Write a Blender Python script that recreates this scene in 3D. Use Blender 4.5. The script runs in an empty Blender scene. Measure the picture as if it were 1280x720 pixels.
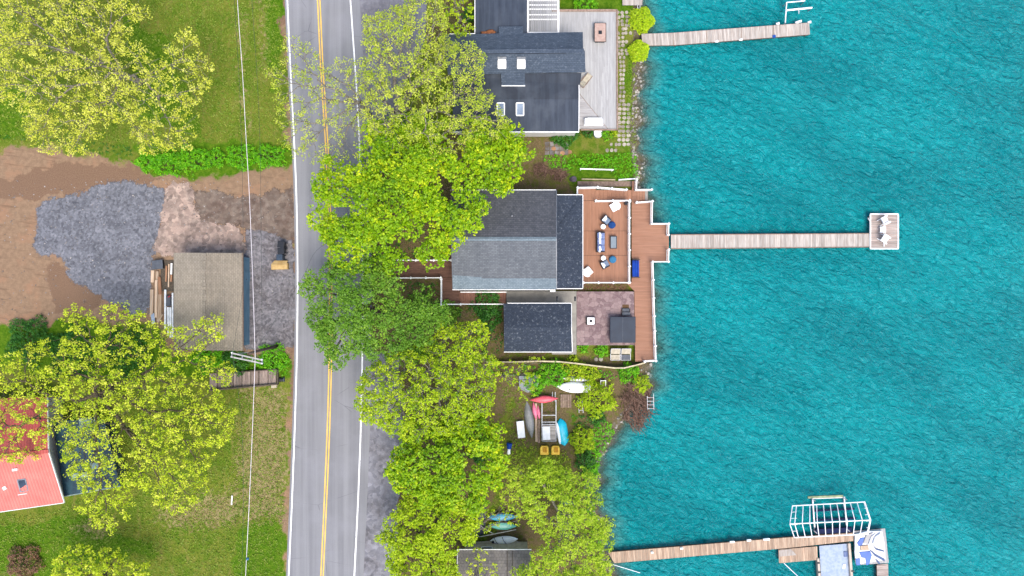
import bpy, math, random
import numpy as np
from mathutils import Vector, Matrix
R = random.Random(11)
NR = np.random.default_rng(5)
H = 72.0; K = 12.0
scene = bpy.context.scene
COL = scene.collection

def W(px, py, z=0.0):
    """point at height z that the drone's straight-down view shows at photo pixel px, py"""
    s = (H - z) / H / K
    return Vector(((px - 640) * s, (360 - py) * s, z))

def lin(c):
    c = c / 255.0
    return c / 12.92 if c <= 0.04045 else ((c + 0.055) / 1.055) ** 2.4

F = 0.6
def C(r, g, b, f=F):
    return (lin(r) * f, lin(g) * f, lin(b) * f, 1.0)

# ------------------------------------------------------------------ node helpers
def setin(nt, node, key, val):
    s = node.inputs[key]
    if hasattr(val, 'is_output'):
        nt.links.new(val, s)
    else:
        s.default_value = val

def nd(nt, typ, ins=None, **props):
    n = nt.nodes.new(typ)
    for k, v in props.items():
        setattr(n, k, v)
    for k, v in (ins or {}).items():
        setin(nt, n, k, v)
    return n

def mixc(nt, fac, a, b, mode='MIX'):
    n = nt.nodes.new('ShaderNodeMix'); n.data_type = 'RGBA'; n.blend_type = mode
    for i, v in ((0, fac), (6, a), (7, b)):
        if hasattr(v, 'is_output'): nt.links.new(v, n.inputs[i])
        else: n.inputs[i].default_value = v
    return n.outputs[2]

def mth(nt, op, a, b=0.0, c=0.0, clamp=False):
    n = nt.nodes.new('ShaderNodeMath'); n.operation = op; n.use_clamp = clamp
    for i, v in enumerate((a, b, c)):
        if hasattr(v, 'is_output'): nt.links.new(v, n.inputs[i])
        else: n.inputs[i].default_value = v
    return n.outputs[0]

def sstep(nt, x, lo, hi):
    n = nd(nt, 'ShaderNodeMapRange', {'Value': x, 'From Min': lo, 'From Max': hi}, interpolation_type='SMOOTHSTEP')
    return n.outputs[0]

def coords(nt, scale=(1, 1, 1), rot=0.0, kind='Object'):
    t = nt.nodes.new('ShaderNodeTexCoord')
    v = t.outputs[kind]
    if rot: v = nd(nt, 'ShaderNodeMapping', {'Vector': v, 'Rotation': (0, 0, rot)}).outputs[0]
    m = nd(nt, 'ShaderNodeMapping', {'Vector': v, 'Scale': scale})
    return m.outputs[0]

def noise(nt, vec, scale, detail=3, rough=0.55, dist=0.0):
    n = nd(nt, 'ShaderNodeTexNoise', {'Vector': vec, 'Scale': scale, 'Detail': detail, 'Roughness': rough, 'Distortion': dist})
    return n.outputs[0]

def attr(nt, name):
    return nd(nt, 'ShaderNodeAttribute', attribute_name=name).outputs[2]

def newmat(name):
    m = bpy.data.materials.new(name); m.use_nodes = True
    nt = m.node_tree
    for n in list(nt.nodes): nt.nodes.remove(n)
    out = nt.nodes.new('ShaderNodeOutputMaterial')
    return m, nt, out

def principled(nt, out, base, rough=0.6, spec=0.4, metal=0.0, normal=None, alpha=None):
    p = nt.nodes.new('ShaderNodeBsdfPrincipled')
    setin(nt, p, 'Base Color', base); setin(nt, p, 'Roughness', rough)
    setin(nt, p, 'Specular IOR Level', spec); setin(nt, p, 'Metallic', metal)
    if normal is not None: nt.links.new(normal, p.inputs['Normal'])
    if alpha is not None: setin(nt, p, 'Alpha', alpha)
    nt.links.new(p.outputs[0], out.inputs[0])
    return p

def bump(nt, h, dist=0.02, strength=0.6):
    return nd(nt, 'ShaderNodeBump', {'Height': h, 'Distance': dist, 'Strength': strength}).outputs[0]

def mat(name, c1, c2=None, scale=3.0, detail=4, rough=0.6, spec=0.35, bmp=0.0, bscale=20, rnd=0.0, metal=0.0, stretch=(1, 1, 1), contrast=(0.35, 0.65)):
    m, nt, out = newmat(name)
    vec = coords(nt, stretch)
    if c2 is None: c2 = tuple(x * 0.75 for x in c1[:3]) + (1,)
    nz = sstep(nt, noise(nt, vec, scale, detail), *contrast)
    base = mixc(nt, nz, c1, c2)
    if rnd > 0:
        v = mth(nt, 'MULTIPLY_ADD', attr(nt, 'rnd'), 2 * rnd, 1 - rnd)
        hs = nd(nt, 'ShaderNodeHueSaturation', {'Color': base, 'Value': v})
        base = hs.outputs[0]
    nrm = bump(nt, noise(nt, vec, bscale, 3), 0.02, bmp) if bmp > 0 else None
    principled(nt, out, base, rough, spec, metal, nrm)
    return m

def shingle_mat(name, c1, c2, c3, rot=0.0, course=0.15, speck=0.35, streak=0.3):
    """roof shingles: courses of tabs with their own tint, granule speckle, faint weather streaks down the slope"""
    m, nt, out = newmat(name)
    vec = coords(nt, rot=rot)
    br = nd(nt, 'ShaderNodeTexBrick', {'Vector': vec, 'Color1': c1, 'Color2': c2, 'Mortar': tuple(x * 0.45 for x in c1[:3]) + (1,),
            'Scale': 1.0, 'Mortar Size': 0.012, 'Mortar Smooth': 0.4, 'Bias': 0.0, 'Brick Width': 0.32, 'Row Height': course})
    sp = sstep(nt, noise(nt, vec, 4.0, 4, 0.8), 0.55, 0.68)
    base = mixc(nt, mth(nt, 'MULTIPLY', sp, speck), br.outputs[0], c3)
    vs = coords(nt, (2.2, 0.18, 0.18), rot)
    st = sstep(nt, noise(nt, vs, 1.0, 4, 0.6), 0.3, 0.72)
    dk = mixc(nt, 1.0, base, (0.62, 0.62, 0.64, 1), 'MULTIPLY')
    base = mixc(nt, mth(nt, 'MULTIPLY', st, streak), base, dk)
    big = sstep(nt, noise(nt, vec, 0.35, 3), 0.3, 0.7)
    base = mixc(nt, mth(nt, 'MULTIPLY', big, 0.35), base, mixc(nt, 1.0, base, (1.35, 1.33, 1.3, 1), 'MULTIPLY'))
    nrm = bump(nt, mth(nt, 'ADD', br.outputs[1], noise(nt, vec, 30, 2)), 0.012, 0.8)
    principled(nt, out, base, 0.85, 0.25, 0, nrm)
    return m

def leaf_mat(name, c1, c2, c3, trans=0.45):
    m, nt, out = newmat(name)
    a = attr(nt, 'rnd')
    base = mixc(nt, sstep(nt, a, 0.0, 0.5), c1, c2)
    base = mixc(nt, sstep(nt, a, 0.5, 1.0), base, c3)
    d = nd(nt, 'ShaderNodeBsdfPrincipled', {'Base Color': base, 'Roughness': 0.5, 'Specular IOR Level': 0.3})
    t = nd(nt, 'ShaderNodeBsdfTranslucent', {'Color': mixc(nt, 0.5, base, (0.5, 0.55, 0.02, 1), 'SCREEN') if False else base})
    mx = nd(nt, 'ShaderNodeMixShader', {0: trans, 1: d.outputs[0], 2: t.outputs[0]})
    nt.links.new(mx.outputs[0], out.inputs[0])
    return m

# ------------------------------------------------------------------ mesh builder
class MB:
    def __init__(s):
        s.v = []; s.f = []; s.r = []
    def add(s, vs, fs, r=None):
        o = len(s.v); r = R.random() if r is None else r
        s.v += [Vector(p) for p in vs]
        for f in fs:
            s.f.append(tuple(i + o for i in f)); s.r.append(r)
        return s
    def box(s, c, size, rz=0.0, r=None, tilt=None):
        x, y, z = size[0] / 2, size[1] / 2, size[2] / 2
        M = Matrix.Rotation(rz, 3, 'Z')
        if tilt: M = M @ Matrix.Rotation(tilt[1], 3, tilt[0])
        c = Vector(c)
        vs = [c + M @ Vector((a * x, b * y, d * z)) for d in (-1, 1) for a, b in ((-1, -1), (1, -1), (1, 1), (-1, 1))]
        return s.add(vs, [(3, 2, 1, 0), (4, 5, 6, 7), (0, 1, 5, 4), (1, 2, 6, 5), (2, 3, 7, 6), (3, 0, 4, 7)], r)
    def beam(s, p0, p1, w, h, r=None):
        p0, p1 = Vector(p0), Vector(p1); d = (p1 - p0).normalized()
        up = Vector((0, 0, 1))
        if abs(d.z) > 0.95: up = Vector((1, 0, 0))
        a = d.cross(up).normalized() * w / 2; b = a.cross(d).normalized() * h / 2
        vs = [p + i * a + j * b for p in (p0, p1) for i, j in ((-1, -1), (1, -1), (1, 1), (-1, 1))]
        return s.add(vs, [(0, 1, 2, 3), (7, 6, 5, 4), (0, 4, 5, 1), (1, 5, 6, 2), (2, 6, 7, 3), (3, 7, 4, 0)], r)
    def tube(s, pts, rad, n=6, r=None, caps=True):
        pts = [Vector(p) for p in pts]
        if not hasattr(rad, '__len__'): rad = [rad] * len(pts)
        vs = []; fs = []; pa = None
        for i, p in enumerate(pts):
            d = (pts[min(i + 1, len(pts) - 1)] - pts[max(i - 1, 0)])
            d = d.normalized() if d.length > 1e-9 else Vector((0, 0, 1))
            if pa is None:
                up = Vector((0, 0, 1)) if abs(d.z) < 0.9 else Vector((1, 0, 0))
                a = d.cross(up).normalized()
            else:
                a = (pa - d * pa.dot(d)).normalized()
            pa = a; b = d.cross(a)
            for k in range(n):
                t = 2 * math.pi * k / n
                vs.append(p + (a * math.cos(t) + b * math.sin(t)) * rad[i])
        for i in range(len(pts) - 1):
            for k in range(n):
                k2 = (k + 1) % n
                fs.append((i * n + k, i * n + k2, (i + 1) * n + k2, (i + 1) * n + k))
        if caps:
            fs.append(tuple(range(n))[::-1]); fs.append(tuple((len(pts) - 1) * n + k for k in range(n)))
        return s.add(vs, fs, r)
    def prism(s, poly, z0, z1, r=None):
        n = len(poly)
        A = sum(poly[i][0] * poly[(i + 1) % n][1] - poly[(i + 1) % n][0] * poly[i][1] for i in range(n))
        if A < 0: poly = poly[::-1]
        vs = [(p[0], p[1], z0) for p in poly] + [(p[0], p[1], z1) for p in poly]
        fs = [tuple(range(n))[::-1], tuple(range(n, 2 * n))]
        fs += [(i, (i + 1) % n, n + (i + 1) % n, n + i) for i in range(n)]
        return s.add(vs, fs, r)
    def slab(s, pts, t, r=None):
        """a sloping slab: polygon of 3D points (top face) with thickness t downwards"""
        n = len(pts); pts = [Vector(p) for p in pts]
        A = sum(pts[i].x * pts[(i + 1) % n].y - pts[(i + 1) % n].x * pts[i].y for i in range(n))
        if A < 0: pts = pts[::-1]
        vs = [p - Vector((0, 0, t)) for p in pts] + pts
        fs = [tuple(range(n))[::-1], tuple(range(n, 2 * n))] + [(i, (i + 1) % n, n + (i + 1) % n, n + i) for i in range(n)]
        return s.add(vs, fs, r)
    def lathe(s, c, prof, n=16, r=None):
        vs = []; fs = []; m = len(prof); c = Vector(c)
        for rr, z in prof:
            for k in range(n):
                t = 2 * math.pi * k / n
                vs.append(c + Vector((rr * math.cos(t), rr * math.sin(t), z)))
        for i in range(m - 1):
            for k in range(n):
                fs.append((i * n + k, i * n + (k + 1) % n, (i + 1) * n + (k + 1) % n, (i + 1) * n + k))
        fs.append(tuple(range(n))[::-1]); fs.append(tuple((m - 1) * n + k for k in range(n)))
        return s.add(vs, fs, r)
    def blob(s, c, rad, n=8, m=5, jit=0.15, r=None):
        vs = []; fs = []; c = Vector(c)
        for i in range(m + 1):
            th = math.pi * i / m
            for k in range(n):
                ph = 2 * math.pi * k / n
                q = 1 + R.uniform(-jit, jit)
                vs.append(c + Vector((rad[0] * math.sin(th) * math.cos(ph) * q, rad[1] * math.sin(th) * math.sin(ph) * q, -rad[2] * math.cos(th) * q)))
        for i in range(m):
            for k in range(n):
                fs.append((i * n + k, i * n + (k + 1) % n, (i + 1) * n + (k + 1) % n, (i + 1) * n + k))
        return s.add(vs, fs, r)
    def boards(s, poly, ang, width, zt, th=0.04, gap=0.012, joint=None):
        """deck boards filling a convex polygon (world xy); each board its own box-like prism"""
        ca, sa = math.cos(ang), math.sin(ang)
        q = [(p[0] * ca + p[1] * sa, -p[0] * sa + p[1] * ca) for p in poly]
        lo = min(p[1] for p in q); hi = max(p[1] for p in q)
        y = lo
        while y < hi - 0.01:
            y2 = min(y + width - gap, hi)
            c = clip(clip(q, 1, y, True), 1, y2, False)
            if len(c) >= 3:
                segs = [c]
                if joint:
                    x0 = min(p[0] for p in c); x1 = max(p[0] for p in c); xs = x0 + R.uniform(.3, 1) * joint; segs = []; prev = x0 - 1
                    while prev < x1:
                        d = clip(clip(c, 0, prev + .004, True), 0, min(xs, x1 + 1), False)
                        if len(d) >= 3: segs.append(d)
                        prev = xs; xs += joint
                for d in segs:
                    w = [(p[0] * ca - p[1] * sa, p[0] * sa + p[1] * ca) for p in d]
                    s.prism(w, zt - th, zt + R.uniform(-.003, .003))
            y += width
        return s
    def hull(s, L, B, D, flip=False, n=14, pointy=1.6, z=0.0, rocker=0.12, rim=0.03, deck=False, stern=0.0):
        """a boat shell along x, open or decked; flip turns it keel up"""
        vs = []; fs = []; m = 9
        for i in range(n + 1):
            u = -1 + 2 * i / n
            e = abs(u)
            if stern and u < 0: w = 1 - (1 - stern) * e ** pointy
            else: w = max(1 - e ** pointy, 0.02)
            for k in range(m):
                t = math.pi * k / (m - 1)
                yy = math.cos(t) * B / 2 * w
                zz = -math.sin(t) ** 0.8 * D * (0.35 + 0.65 * w) + rocker * e ** 2.5
                if flip: zz = -zz
                vs.append((u * L / 2, yy, zz + z))
        for i in range(n):
            for k in range(m - 1):
                a = i * m + k
                f = (a, a + 1, a + m + 1, a + m)
                fs.append(f)
        if deck:
            o = len(vs)
            for i in range(n + 1):
                p, q = Vector(vs[i * m]), Vector(vs[i * m + m - 1])
                c = (p + q) / 2; c.z += 0.25 * (p - q).length * 0.35 * (-1 if flip else 1)
                vs.append(c)
            for i in range(n):
                fs.append((i * m, i * m + m, o + i + 1, o + i)); fs.append((o + i, o + i + 1, i * m + m + m - 1, i * m + m - 1))
        return s.add(vs, fs)

def clip(poly, ax, val, keep_greater):
    out = []
    n = len(poly)
    for i in range(n):
        a, b = poly[i], poly[(i + 1) % n]
        ia = (a[ax] >= val) == keep_greater or a[ax] == val
        ib = (b[ax] >= val) == keep_greater or b[ax] == val
        if ia: out.append(a)
        if ia != ib and a[ax] != b[ax]:
            t = (val - a[ax]) / (b[ax] - a[ax])
            out.append((a[0] + (b[0] - a[0]) * t, a[1] + (b[1] - a[1]) * t))
    return out

def empty(name, loc, label, cat, group=None, rz=0.0):
    o = bpy.data.objects.new(name, None); COL.objects.link(o)
    o.location = loc; o.rotation_euler = (0, 0, rz); o.empty_display_size = 0.3
    tag(o, label, cat, group)
    return o

def tag(o, label=None, cat=None, group=None, kind=None):
    if label: o['label'] = label
    if cat: o['category'] = cat
    if group: o['group'] = group
    if kind: o['kind'] = kind
    return o

def obj(name, mb, m, parent=None, smooth=False, bevel=0.0, base=None, seg=2):
    """one mesh object; world-built vertices are shifted to the parent's place (or to their own base)"""
    vs = mb.v
    if parent is not None:
        o0 = Vector(parent.location); p = parent.parent
        while p is not None: o0 = o0 + p.location; p = p.parent
        if parent.type == 'MESH' and parent.parent is None: o0 = Vector(parent.location)
    elif base is not None: o0 = Vector(base)
    else:
        xs = [v.x for v in vs]; ys = [v.y for v in vs]; zs = [v.z for v in vs]
        o0 = Vector(((min(xs) + max(xs)) / 2, (min(ys) + max(ys)) / 2, min(zs)))
    me = bpy.data.meshes.new(name)
    me.from_pydata([v - o0 for v in vs], [], mb.f)
    a = me.attributes.new('rnd', 'FLOAT', 'FACE'); a.data.foreach_set('value', mb.r)
    if smooth: me.polygons.foreach_set('use_smooth', [True] * len(me.polygons))
    me.materials.append(m); me.update()
    o = bpy.data.objects.new(name, me); COL.objects.link(o)
    if parent is not None: o.parent = parent
    else: o.location = o0
    if bevel > 0:
        b = o.modifiers.new('bevel', 'BEVEL'); b.width = bevel; b.segments = seg; b.limit_method = 'ANGLE'
    return o

def single(name, mb, m, label, cat, group=None, **kw):
    return tag(obj(name, mb, m, **kw), label, cat, group)

def copy_tree(o, parent=None):
    c = o.copy(); COL.objects.link(c)
    if parent is not None: c.parent = parent
    for ch in list(o.children): copy_tree(ch, c)
    return c

def npmesh(name, verts, quads, m, attrs=None, smooth=False, parent=None, loc=(0, 0, 0), fdom=None):
    """verts (n,3), quads (k,4) numpy"""
    me = bpy.data.meshes.new(name)
    verts = np.asarray(verts, dtype=np.float32) - np.asarray(loc, dtype=np.float32)
    k = quads.shape[1]
    me.vertices.add(len(verts)); me.vertices.foreach_set('co', verts.ravel())
    me.loops.add(quads.size); me.loops.foreach_set('vertex_index', quads.ravel().astype(np.int32))
    me.polygons.add(len(quads))
    me.polygons.foreach_set('loop_start', np.arange(0, quads.size, k, dtype=np.int32))
    me.update(calc_edges=True)
    for nm, val in (attrs or {}).items():
        a = me.attributes.new(nm, 'FLOAT', 'POINT'); a.data.foreach_set('value', np.asarray(val, dtype=np.float32))
    for nm, val in (fdom or {}).items():
        a = me.attributes.new(nm, 'FLOAT', 'FACE'); a.data.foreach_set('value', np.asarray(val, dtype=np.float32))
    if smooth: me.polygons.foreach_set('use_smooth', np.ones(len(quads), dtype=bool))
    me.materials.append(m); me.validate()
    o = bpy.data.objects.new(name, me); COL.objects.link(o)
    if parent is not None: o.parent = parent
    else: o.location = loc
    return o

def gridmesh(xs, ys):
    nx, ny = len(xs), len(ys)
    X, Y = np.meshgrid(xs, ys)
    i = np.arange(nx * ny).reshape(ny, nx)
    q = np.stack([i[:-1, :-1], i[:-1, 1:], i[1:, 1:], i[1:, :-1]], -1).reshape(-1, 4)
    return X.ravel(), Y.ravel(), q

def sdpoly(X, Y, poly):
    """signed distance (positive inside) in the units of X, Y"""
    d = np.full(X.shape, 1e9); ins = np.zeros(X.shape, bool)
    n = len(poly)
    for i in range(n):
        ax, ay = poly[i]; bx, by = poly[(i + 1) % n]
        ex, ey = bx - ax, by - ay
        t = np.clip(((X - ax) * ex + (Y - ay) * ey) / (ex * ex + ey * ey + 1e-9), 0, 1)
        d = np.minimum(d, np.hypot(X - ax - t * ex, Y - ay - t * ey))
        c = ((ay > Y) != (by > Y)) & (X < (bx - ax) * (Y - ay) / (by - ay + 1e-12) + ax)
        ins ^= c
    return np.where(ins, d, -d)

# ------------------------------------------------------------------ terrain
ZW = -2.0
SH = [(-900, 790), (-100, 801), (0, 801), (60, 801), (120, 799), (170, 796), (200, 799), (225, 802), (250, 806), (300, 808), (400, 810), (450, 812), (480, 811), (505, 795), (525, 777), (545, 765), (570, 753), (590, 746), (620, 743), (650, 751), (690, 759), (720, 763), (800, 770), (1700, 775)]
_sy = np.array([W(640, p[0], ZW).y for p in SH])[::-1]; _sx = np.array([W(p[1], 360, ZW).x for p in SH])[::-1]
def shore(y): return np.interp(y, _sy, _sx)
def smooth01(t):
    t = np.clip(t, 0, 1); return t * t * (3 - 2 * t)
def gz(x, y):
    x = np.asarray(x, dtype=float); y = np.asarray(y, dtype=float)
    d = shore(y) - x + 0.25 * np.sin(y * 2.1) + 0.15 * np.sin(y * 5.3 + 1)
    z = -1.5 * (1 - smooth01((d - 13.0) / 9.0))
    bank = smooth01((1.0 - d) / 1.6)
    z = z - bank * 0.85
    z = z - np.clip((-d - 0.6) * 0.28, 0, 3.5)
    land = np.clip(d, 0, 1) * smooth01((19 - d) / 4)
    return z + land * 0.05 * np.sin(x * 1.7 + 1.3 * np.sin(y * 1.1)) * np.sin(y * 1.9)
def G(px, py):
    """ground point under a photo pixel"""
    z = 0.0
    for _ in range(3):
        p = W(px, py, z); z = float(gz(p.x, p.y))
    return W(px, py, z)
# ------------------------------------------------------------------ ground
def ground_material():
    m, nt, out = newmat('ground')
    v = coords(nt)
    n1 = noise(nt, v, 0.45, 4, 0.6); n2 = noise(nt, v, 2.4, 4, 0.65); n3 = noise(nt, v, 9.0, 3, 0.7)
    ns = noise(nt, coords(nt, (1.6, 0.35, 1)), 1.1, 4, 0.65)
    g = mixc(nt, sstep(nt, n1, 0.36, 0.64), C(98, 130, 28), C(132, 142, 50))
    g = mixc(nt, mth(nt, 'MULTIPLY', sstep(nt, ns, 0.5, 0.68), 0.65), g, C(150, 142, 76))
    g = mixc(nt, mth(nt, 'MULTIPLY', sstep(nt, n2, 0.45, 0.75), 0.75), g, C(146, 142, 70))
    g = mixc(nt, mth(nt, 'MULTIPLY', sstep(nt, n2, 0.5, 0.2), 0.7), g, C(66, 112, 8))
    g = mixc(nt, mth(nt, 'MULTIPLY', sstep(nt, n3, 0.5, 0.75), 0.35), g, C(178, 178, 100))
    g = mixc(nt, mth(nt, 'MULTIPLY', sstep(nt, n3, 0.5, 0.25), 0.35), g, C(58, 92, 14))
    def layer(base, name, col, amp=0.9, lo=0.4, hi=0.6, nz=n2):
        a = mth(nt, 'ADD', attr(nt, name), mth(nt, 'MULTIPLY', mth(nt, 'SUBTRACT', nz, 0.5), amp))
        return mixc(nt, sstep(nt, a, lo, hi), base, col)
    lush = mixc(nt, sstep(nt, n2, 0.35, 0.65), C(78, 122, 14), C(112, 146, 34))
    lush = mixc(nt, mth(nt, 'MULTIPLY', sstep(nt, n3, 0.5, 0.3), 0.5), lush, C(40, 100, 12))
    g = layer(g, 'lush', lush)
    tan = mixc(nt, sstep(nt, n3, 0.35, 0.65), C(158, 146, 98), C(186, 168, 122))
    tan = mixc(nt, mth(nt, 'MULTIPLY', sstep(nt, n2, 0.6, 0.4), 0.6), tan, C(126, 128, 60))
    g = layer(g, 'tan', tan, 1.9, 0.45, 0.95)
    dirt = mixc(nt, sstep(nt, n2, 0.3, 0.7), C(178, 148, 120), C(156, 128, 104))
    dirt = mixc(nt, mth(nt, 'MULTIPLY', sstep(nt, n3, 0.55, 0.75), 0.6), dirt, C(196, 160, 128))
    dirt = mixc(nt, mth(nt, 'MULTIPLY', sstep(nt, n1, 0.5, 0.65), 0.6), dirt, C(186, 144, 114))
    ru = noise(nt, coords(nt, (0.25, 3.0, 1), 0.12), 1.0, 3, 0.6)
    dirt = mixc(nt, mth(nt, 'MULTIPLY', sstep(nt, ru, 0.55, 0.7), 0.5), dirt, C(118, 92, 74))
    g = layer(g, 'dirt', dirt, 1.1, 0.3, 0.7)
    g = layer(g, 'dark', mixc(nt, sstep(nt, n3, 0.35, 0.65), C(138, 110, 90), C(158, 128, 104)), 1.0)
    lit = mixc(nt, sstep(nt, n3, 0.35, 0.65), C(142, 122, 90), C(112, 98, 70))
    lit = mixc(nt, sstep(nt, n2, 0.46, 0.66), lit, C(112, 116, 50))
    g = layer(g, 'litter', lit, 1.2)
    rock = mixc(nt, sstep(nt, n3, 0.3, 0.7), C(150, 140, 124), C(88, 80, 66))
    rock = mixc(nt, sstep(nt, n2, 0.45, 0.6), rock, C(112, 104, 70))
    g = layer(g, 'rock', rock, 0.8)
    nrm = bump(nt, mth(nt, 'ADD', mth(nt, 'MULTIPLY', n3, 0.6), noise(nt, v, 30, 3, 0.7)), 0.09, 0.7)
    principled(nt, out, g, 0.95, 0.1, 0, nrm)
    return m

fx = np.arange(-60, 24.01, 0.3); fy = np.arange(-36, 36.01, 0.3)
def ext(a, far): 
    e = np.geomspace(2, far, 18)
    return np.concatenate([a[0] - e[::-1], a, a[-1] + e])
gx, gy, gq = gridmesh(ext(fx, 900), ext(fy, 900))
gzv = gz(gx, gy)
def wob(x, y, k):
    return (np.sin(x * .9 + 1.7 * np.sin(y * .63 + k)) + .7 * np.sin(y * 1.7 + 1.3 * np.sin(x * 1.1 + 2 * k)) + .5 * np.sin(x * 3.1 + y * 2.3 + k) + .4 * np.sin(y * 4.7 - x * 2.9 + 3 * k)) / 2
gpx = gx * K + 640 + 7 * wob(gx, gy, .4); gpy = 360 - gy * K + 7 * wob(gy, gx, 2.1)
def mask(polys, soft=14):
    m = np.zeros(gpx.shape)
    for p in polys:
        m = np.maximum(m, np.clip(0.5 + sdpoly(gpx, gpy, p) / soft, 0, 1))
    return m
A = {}
A['dirt'] = mask([[(-60, 190), (60, 186), (130, 196), (190, 218), (250, 222), (366, 205), (368, 440), (306, 442), (215, 440), (190, 400), (130, 402), (90, 392), (60, 408), (-60, 400)],
                  [(352, -60), (362, -60), (366, 120), (372, 230), (374, 340), (371, 480), (366, 600), (360, 760), (352, 760), (358, 600), (364, 480), (366, 340), (364, 230), (358, 120)],
                  [(500, 540), (512, 540), (515, 640), (500, 720), (494, 720), (497, 640)]])
A['dark'] = mask([[(-60, 228), (-60, 252), (90, 246), (150, 232), (200, 224), (160, 208), (80, 200), (40, 215)], [(60, 330), (95, 345), (125, 372), (110, 395), (70, 392)],
                  [(355, 280), (366, 280), (369, 440), (366, 500), (360, 500), (362, 440)], [(352, 0), (358, 0), (360, 45), (355, 45)]])
A['tan'] = mask([[(-60, 184), (70, 186), (66, 210), (30, 226), (-60, 232)], [(-60, 250), (40, 248), (46, 300), (42, 345), (-60, 350)], [(303, 478), (362, 488), (358, 650), (302, 655), (296, 600), (300, 560)],
                 [(205, 625), (300, 610), (300, 652), (210, 664), (190, 655)], [(322, -60), (331, -60), (338, 80), (330, 100), (326, 60)], [(90, 660), (140, 640), (150, 668), (110, 680)], [(296, 20), (305, 20), (311, 170), (302, 170)]], 30)
A['lush'] = mask([[(296, 658), (354, 654), (350, 800), (290, 800)], [(334, -60), (350, -60), (356, 40), (340, 130), (334, 60)], [(680, 190), (800, 190), (802, 226), (690, 224)], [(700, -60), (800, -60), (800, 16), (700, 13)],
                  [(783, 66), (797, 66), (797, 190), (785, 190)], [(150, 20), (200, 40), (240, 120), (260, 180), (180, 150)], [(0, 110), (40, 120), (30, 175), (-40, 175)], [(-60, 660), (110, 645), (200, 690), (60, 720), (-60, 700)], [(170, 182), (364, 178), (364, 218), (180, 222)],
                  [(0, 405), (180, 405), (290, 440), (366, 440), (366, 468), (200, 470), (60, 470), (-60, 440)]], 16)
A['litter'] = mask([[(452, 170), (690, 165), (720, 232), (724, 440), (640, 450), (628, 560), (612, 650), (575, 690), (540, 800), (496, 800), (502, 560), (456, 470)], [(724, 352), (790, 352), (790, 366), (724, 366)],
                    [(640, 450), (820, 450), (816, 500), (775, 540), (750, 600), (770, 720), (720, 800), (560, 800), (620, 650)], [(560, -60), (594, -60), (594, 45), (530, 45)]], 20)
grasspatch = mask([[(635, 505), (650, 555), (700, 560), (730, 590), (690, 640), (650, 600), (628, 560)], [(700, 500), (730, 520), (735, 560), (715, 565)]], 26)
A['litter'] = A['litter'] * (1 - 0.55 * grasspatch)
d = shore(gy) - gx
A['rock'] = np.clip(0.5 + (0.9 - d) / 0.8, 0, 1)
GROUND_MAT = ground_material()
g = npmesh('ground', np.stack([gx, gy, gzv], 1), gq, GROUND_MAT, A, smooth=True)
tag(g, 'lawn, bare earth and yard soil sloping down to the lake', 'ground', kind='structure')

# ------------------------------------------------------------------ lake
def water_material():
    m, nt, out = newmat('lake water')
    v = coords(nt)
    dep = attr(nt, 'depth')
    big = noise(nt, coords(nt, (0.35, 1.0, 1), math.radians(22)), 0.16, 3, 0.5, 0.3)
    deep = mixc(nt, sstep(nt, big, 0.35, 0.65), WATER_A, WATER_B)
    shal = WATER_S
    base = mixc(nt, sstep(nt, dep, 0.25, 1.0), shal, deep)
    vr = coords(nt, (1.0, 2.0, 1), math.radians(34))
    vr2 = coords(nt, (1.0, 1.8, 1), math.radians(20))
    a = noise(nt, vr, 0.85, 4, 0.55, 1.3); b = noise(nt, vr2, 1.7, 3, 0.55, 1.0); c = noise(nt, v, 3.6, 3, 0.6, 0.8)
    h = mth(nt, 'ADD', mth(nt, 'MULTIPLY', a, 1.0), mth(nt, 'ADD', mth(nt, 'MULTIPLY', b, 0.45), mth(nt, 'MULTIPLY', c, 0.12)))
    nrm = bump(nt, h, 0.9, 1.0)
    p = principled(nt, out, base, 0.12, 0.5, 0, nrm, sstep(nt, dep, -0.05, 0.62))
    p.inputs['IOR'].default_value = 1.333
    return m
WATER_A = C(8, 173, 178); WATER_B = C(1, 152, 159); WATER_S = C(84, 160, 156)
wx = np.concatenate([np.arange(5, 56, 0.25), 56 + np.geomspace(2, 850, 14)])
wx = np.concatenate([wx])
wy = ext(np.arange(-34, 34.01, 0.25), 860)
X, Y, q = gridmesh(wx, wy)
Z = np.zeros(X.shape)
for i in range(26):
    wl = NR.uniform(0.7, 3.2); th = math.radians(-122 + NR.normal(0, 24))
    k = 2 * math.pi / wl; ph = NR.uniform(0, 6.28)
    s = np.sin(k * (X * math.cos(th) + Y * math.sin(th)) + ph + 0.8 * np.sin(X * 0.21 + i) + 0.8 * np.sin(Y * 0.17 + 2 * i))
    Z += 0.006 * wl ** 0.9 * (1 - np.abs(s)) * 2
fade = np.clip((56 - X) / 4, 0, 1) * np.clip((34 - np.abs(Y)) / 3, 0, 1)
Z = ZW + (Z - Z.mean()) * fade
dep = np.clip((X - shore(Y) + 0.3 + 0.35 * np.sin(Y * 1.3) + 0.2 * np.sin(Y * 3.1)) / 3.2, -0.2, 1)
w = npmesh('lake_water', np.stack([X, Y, Z], 1), q, water_material(), {'depth': dep}, smooth=True)
tag(w, 'rippled turquoise lake', 'water', kind='structure')

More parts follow.
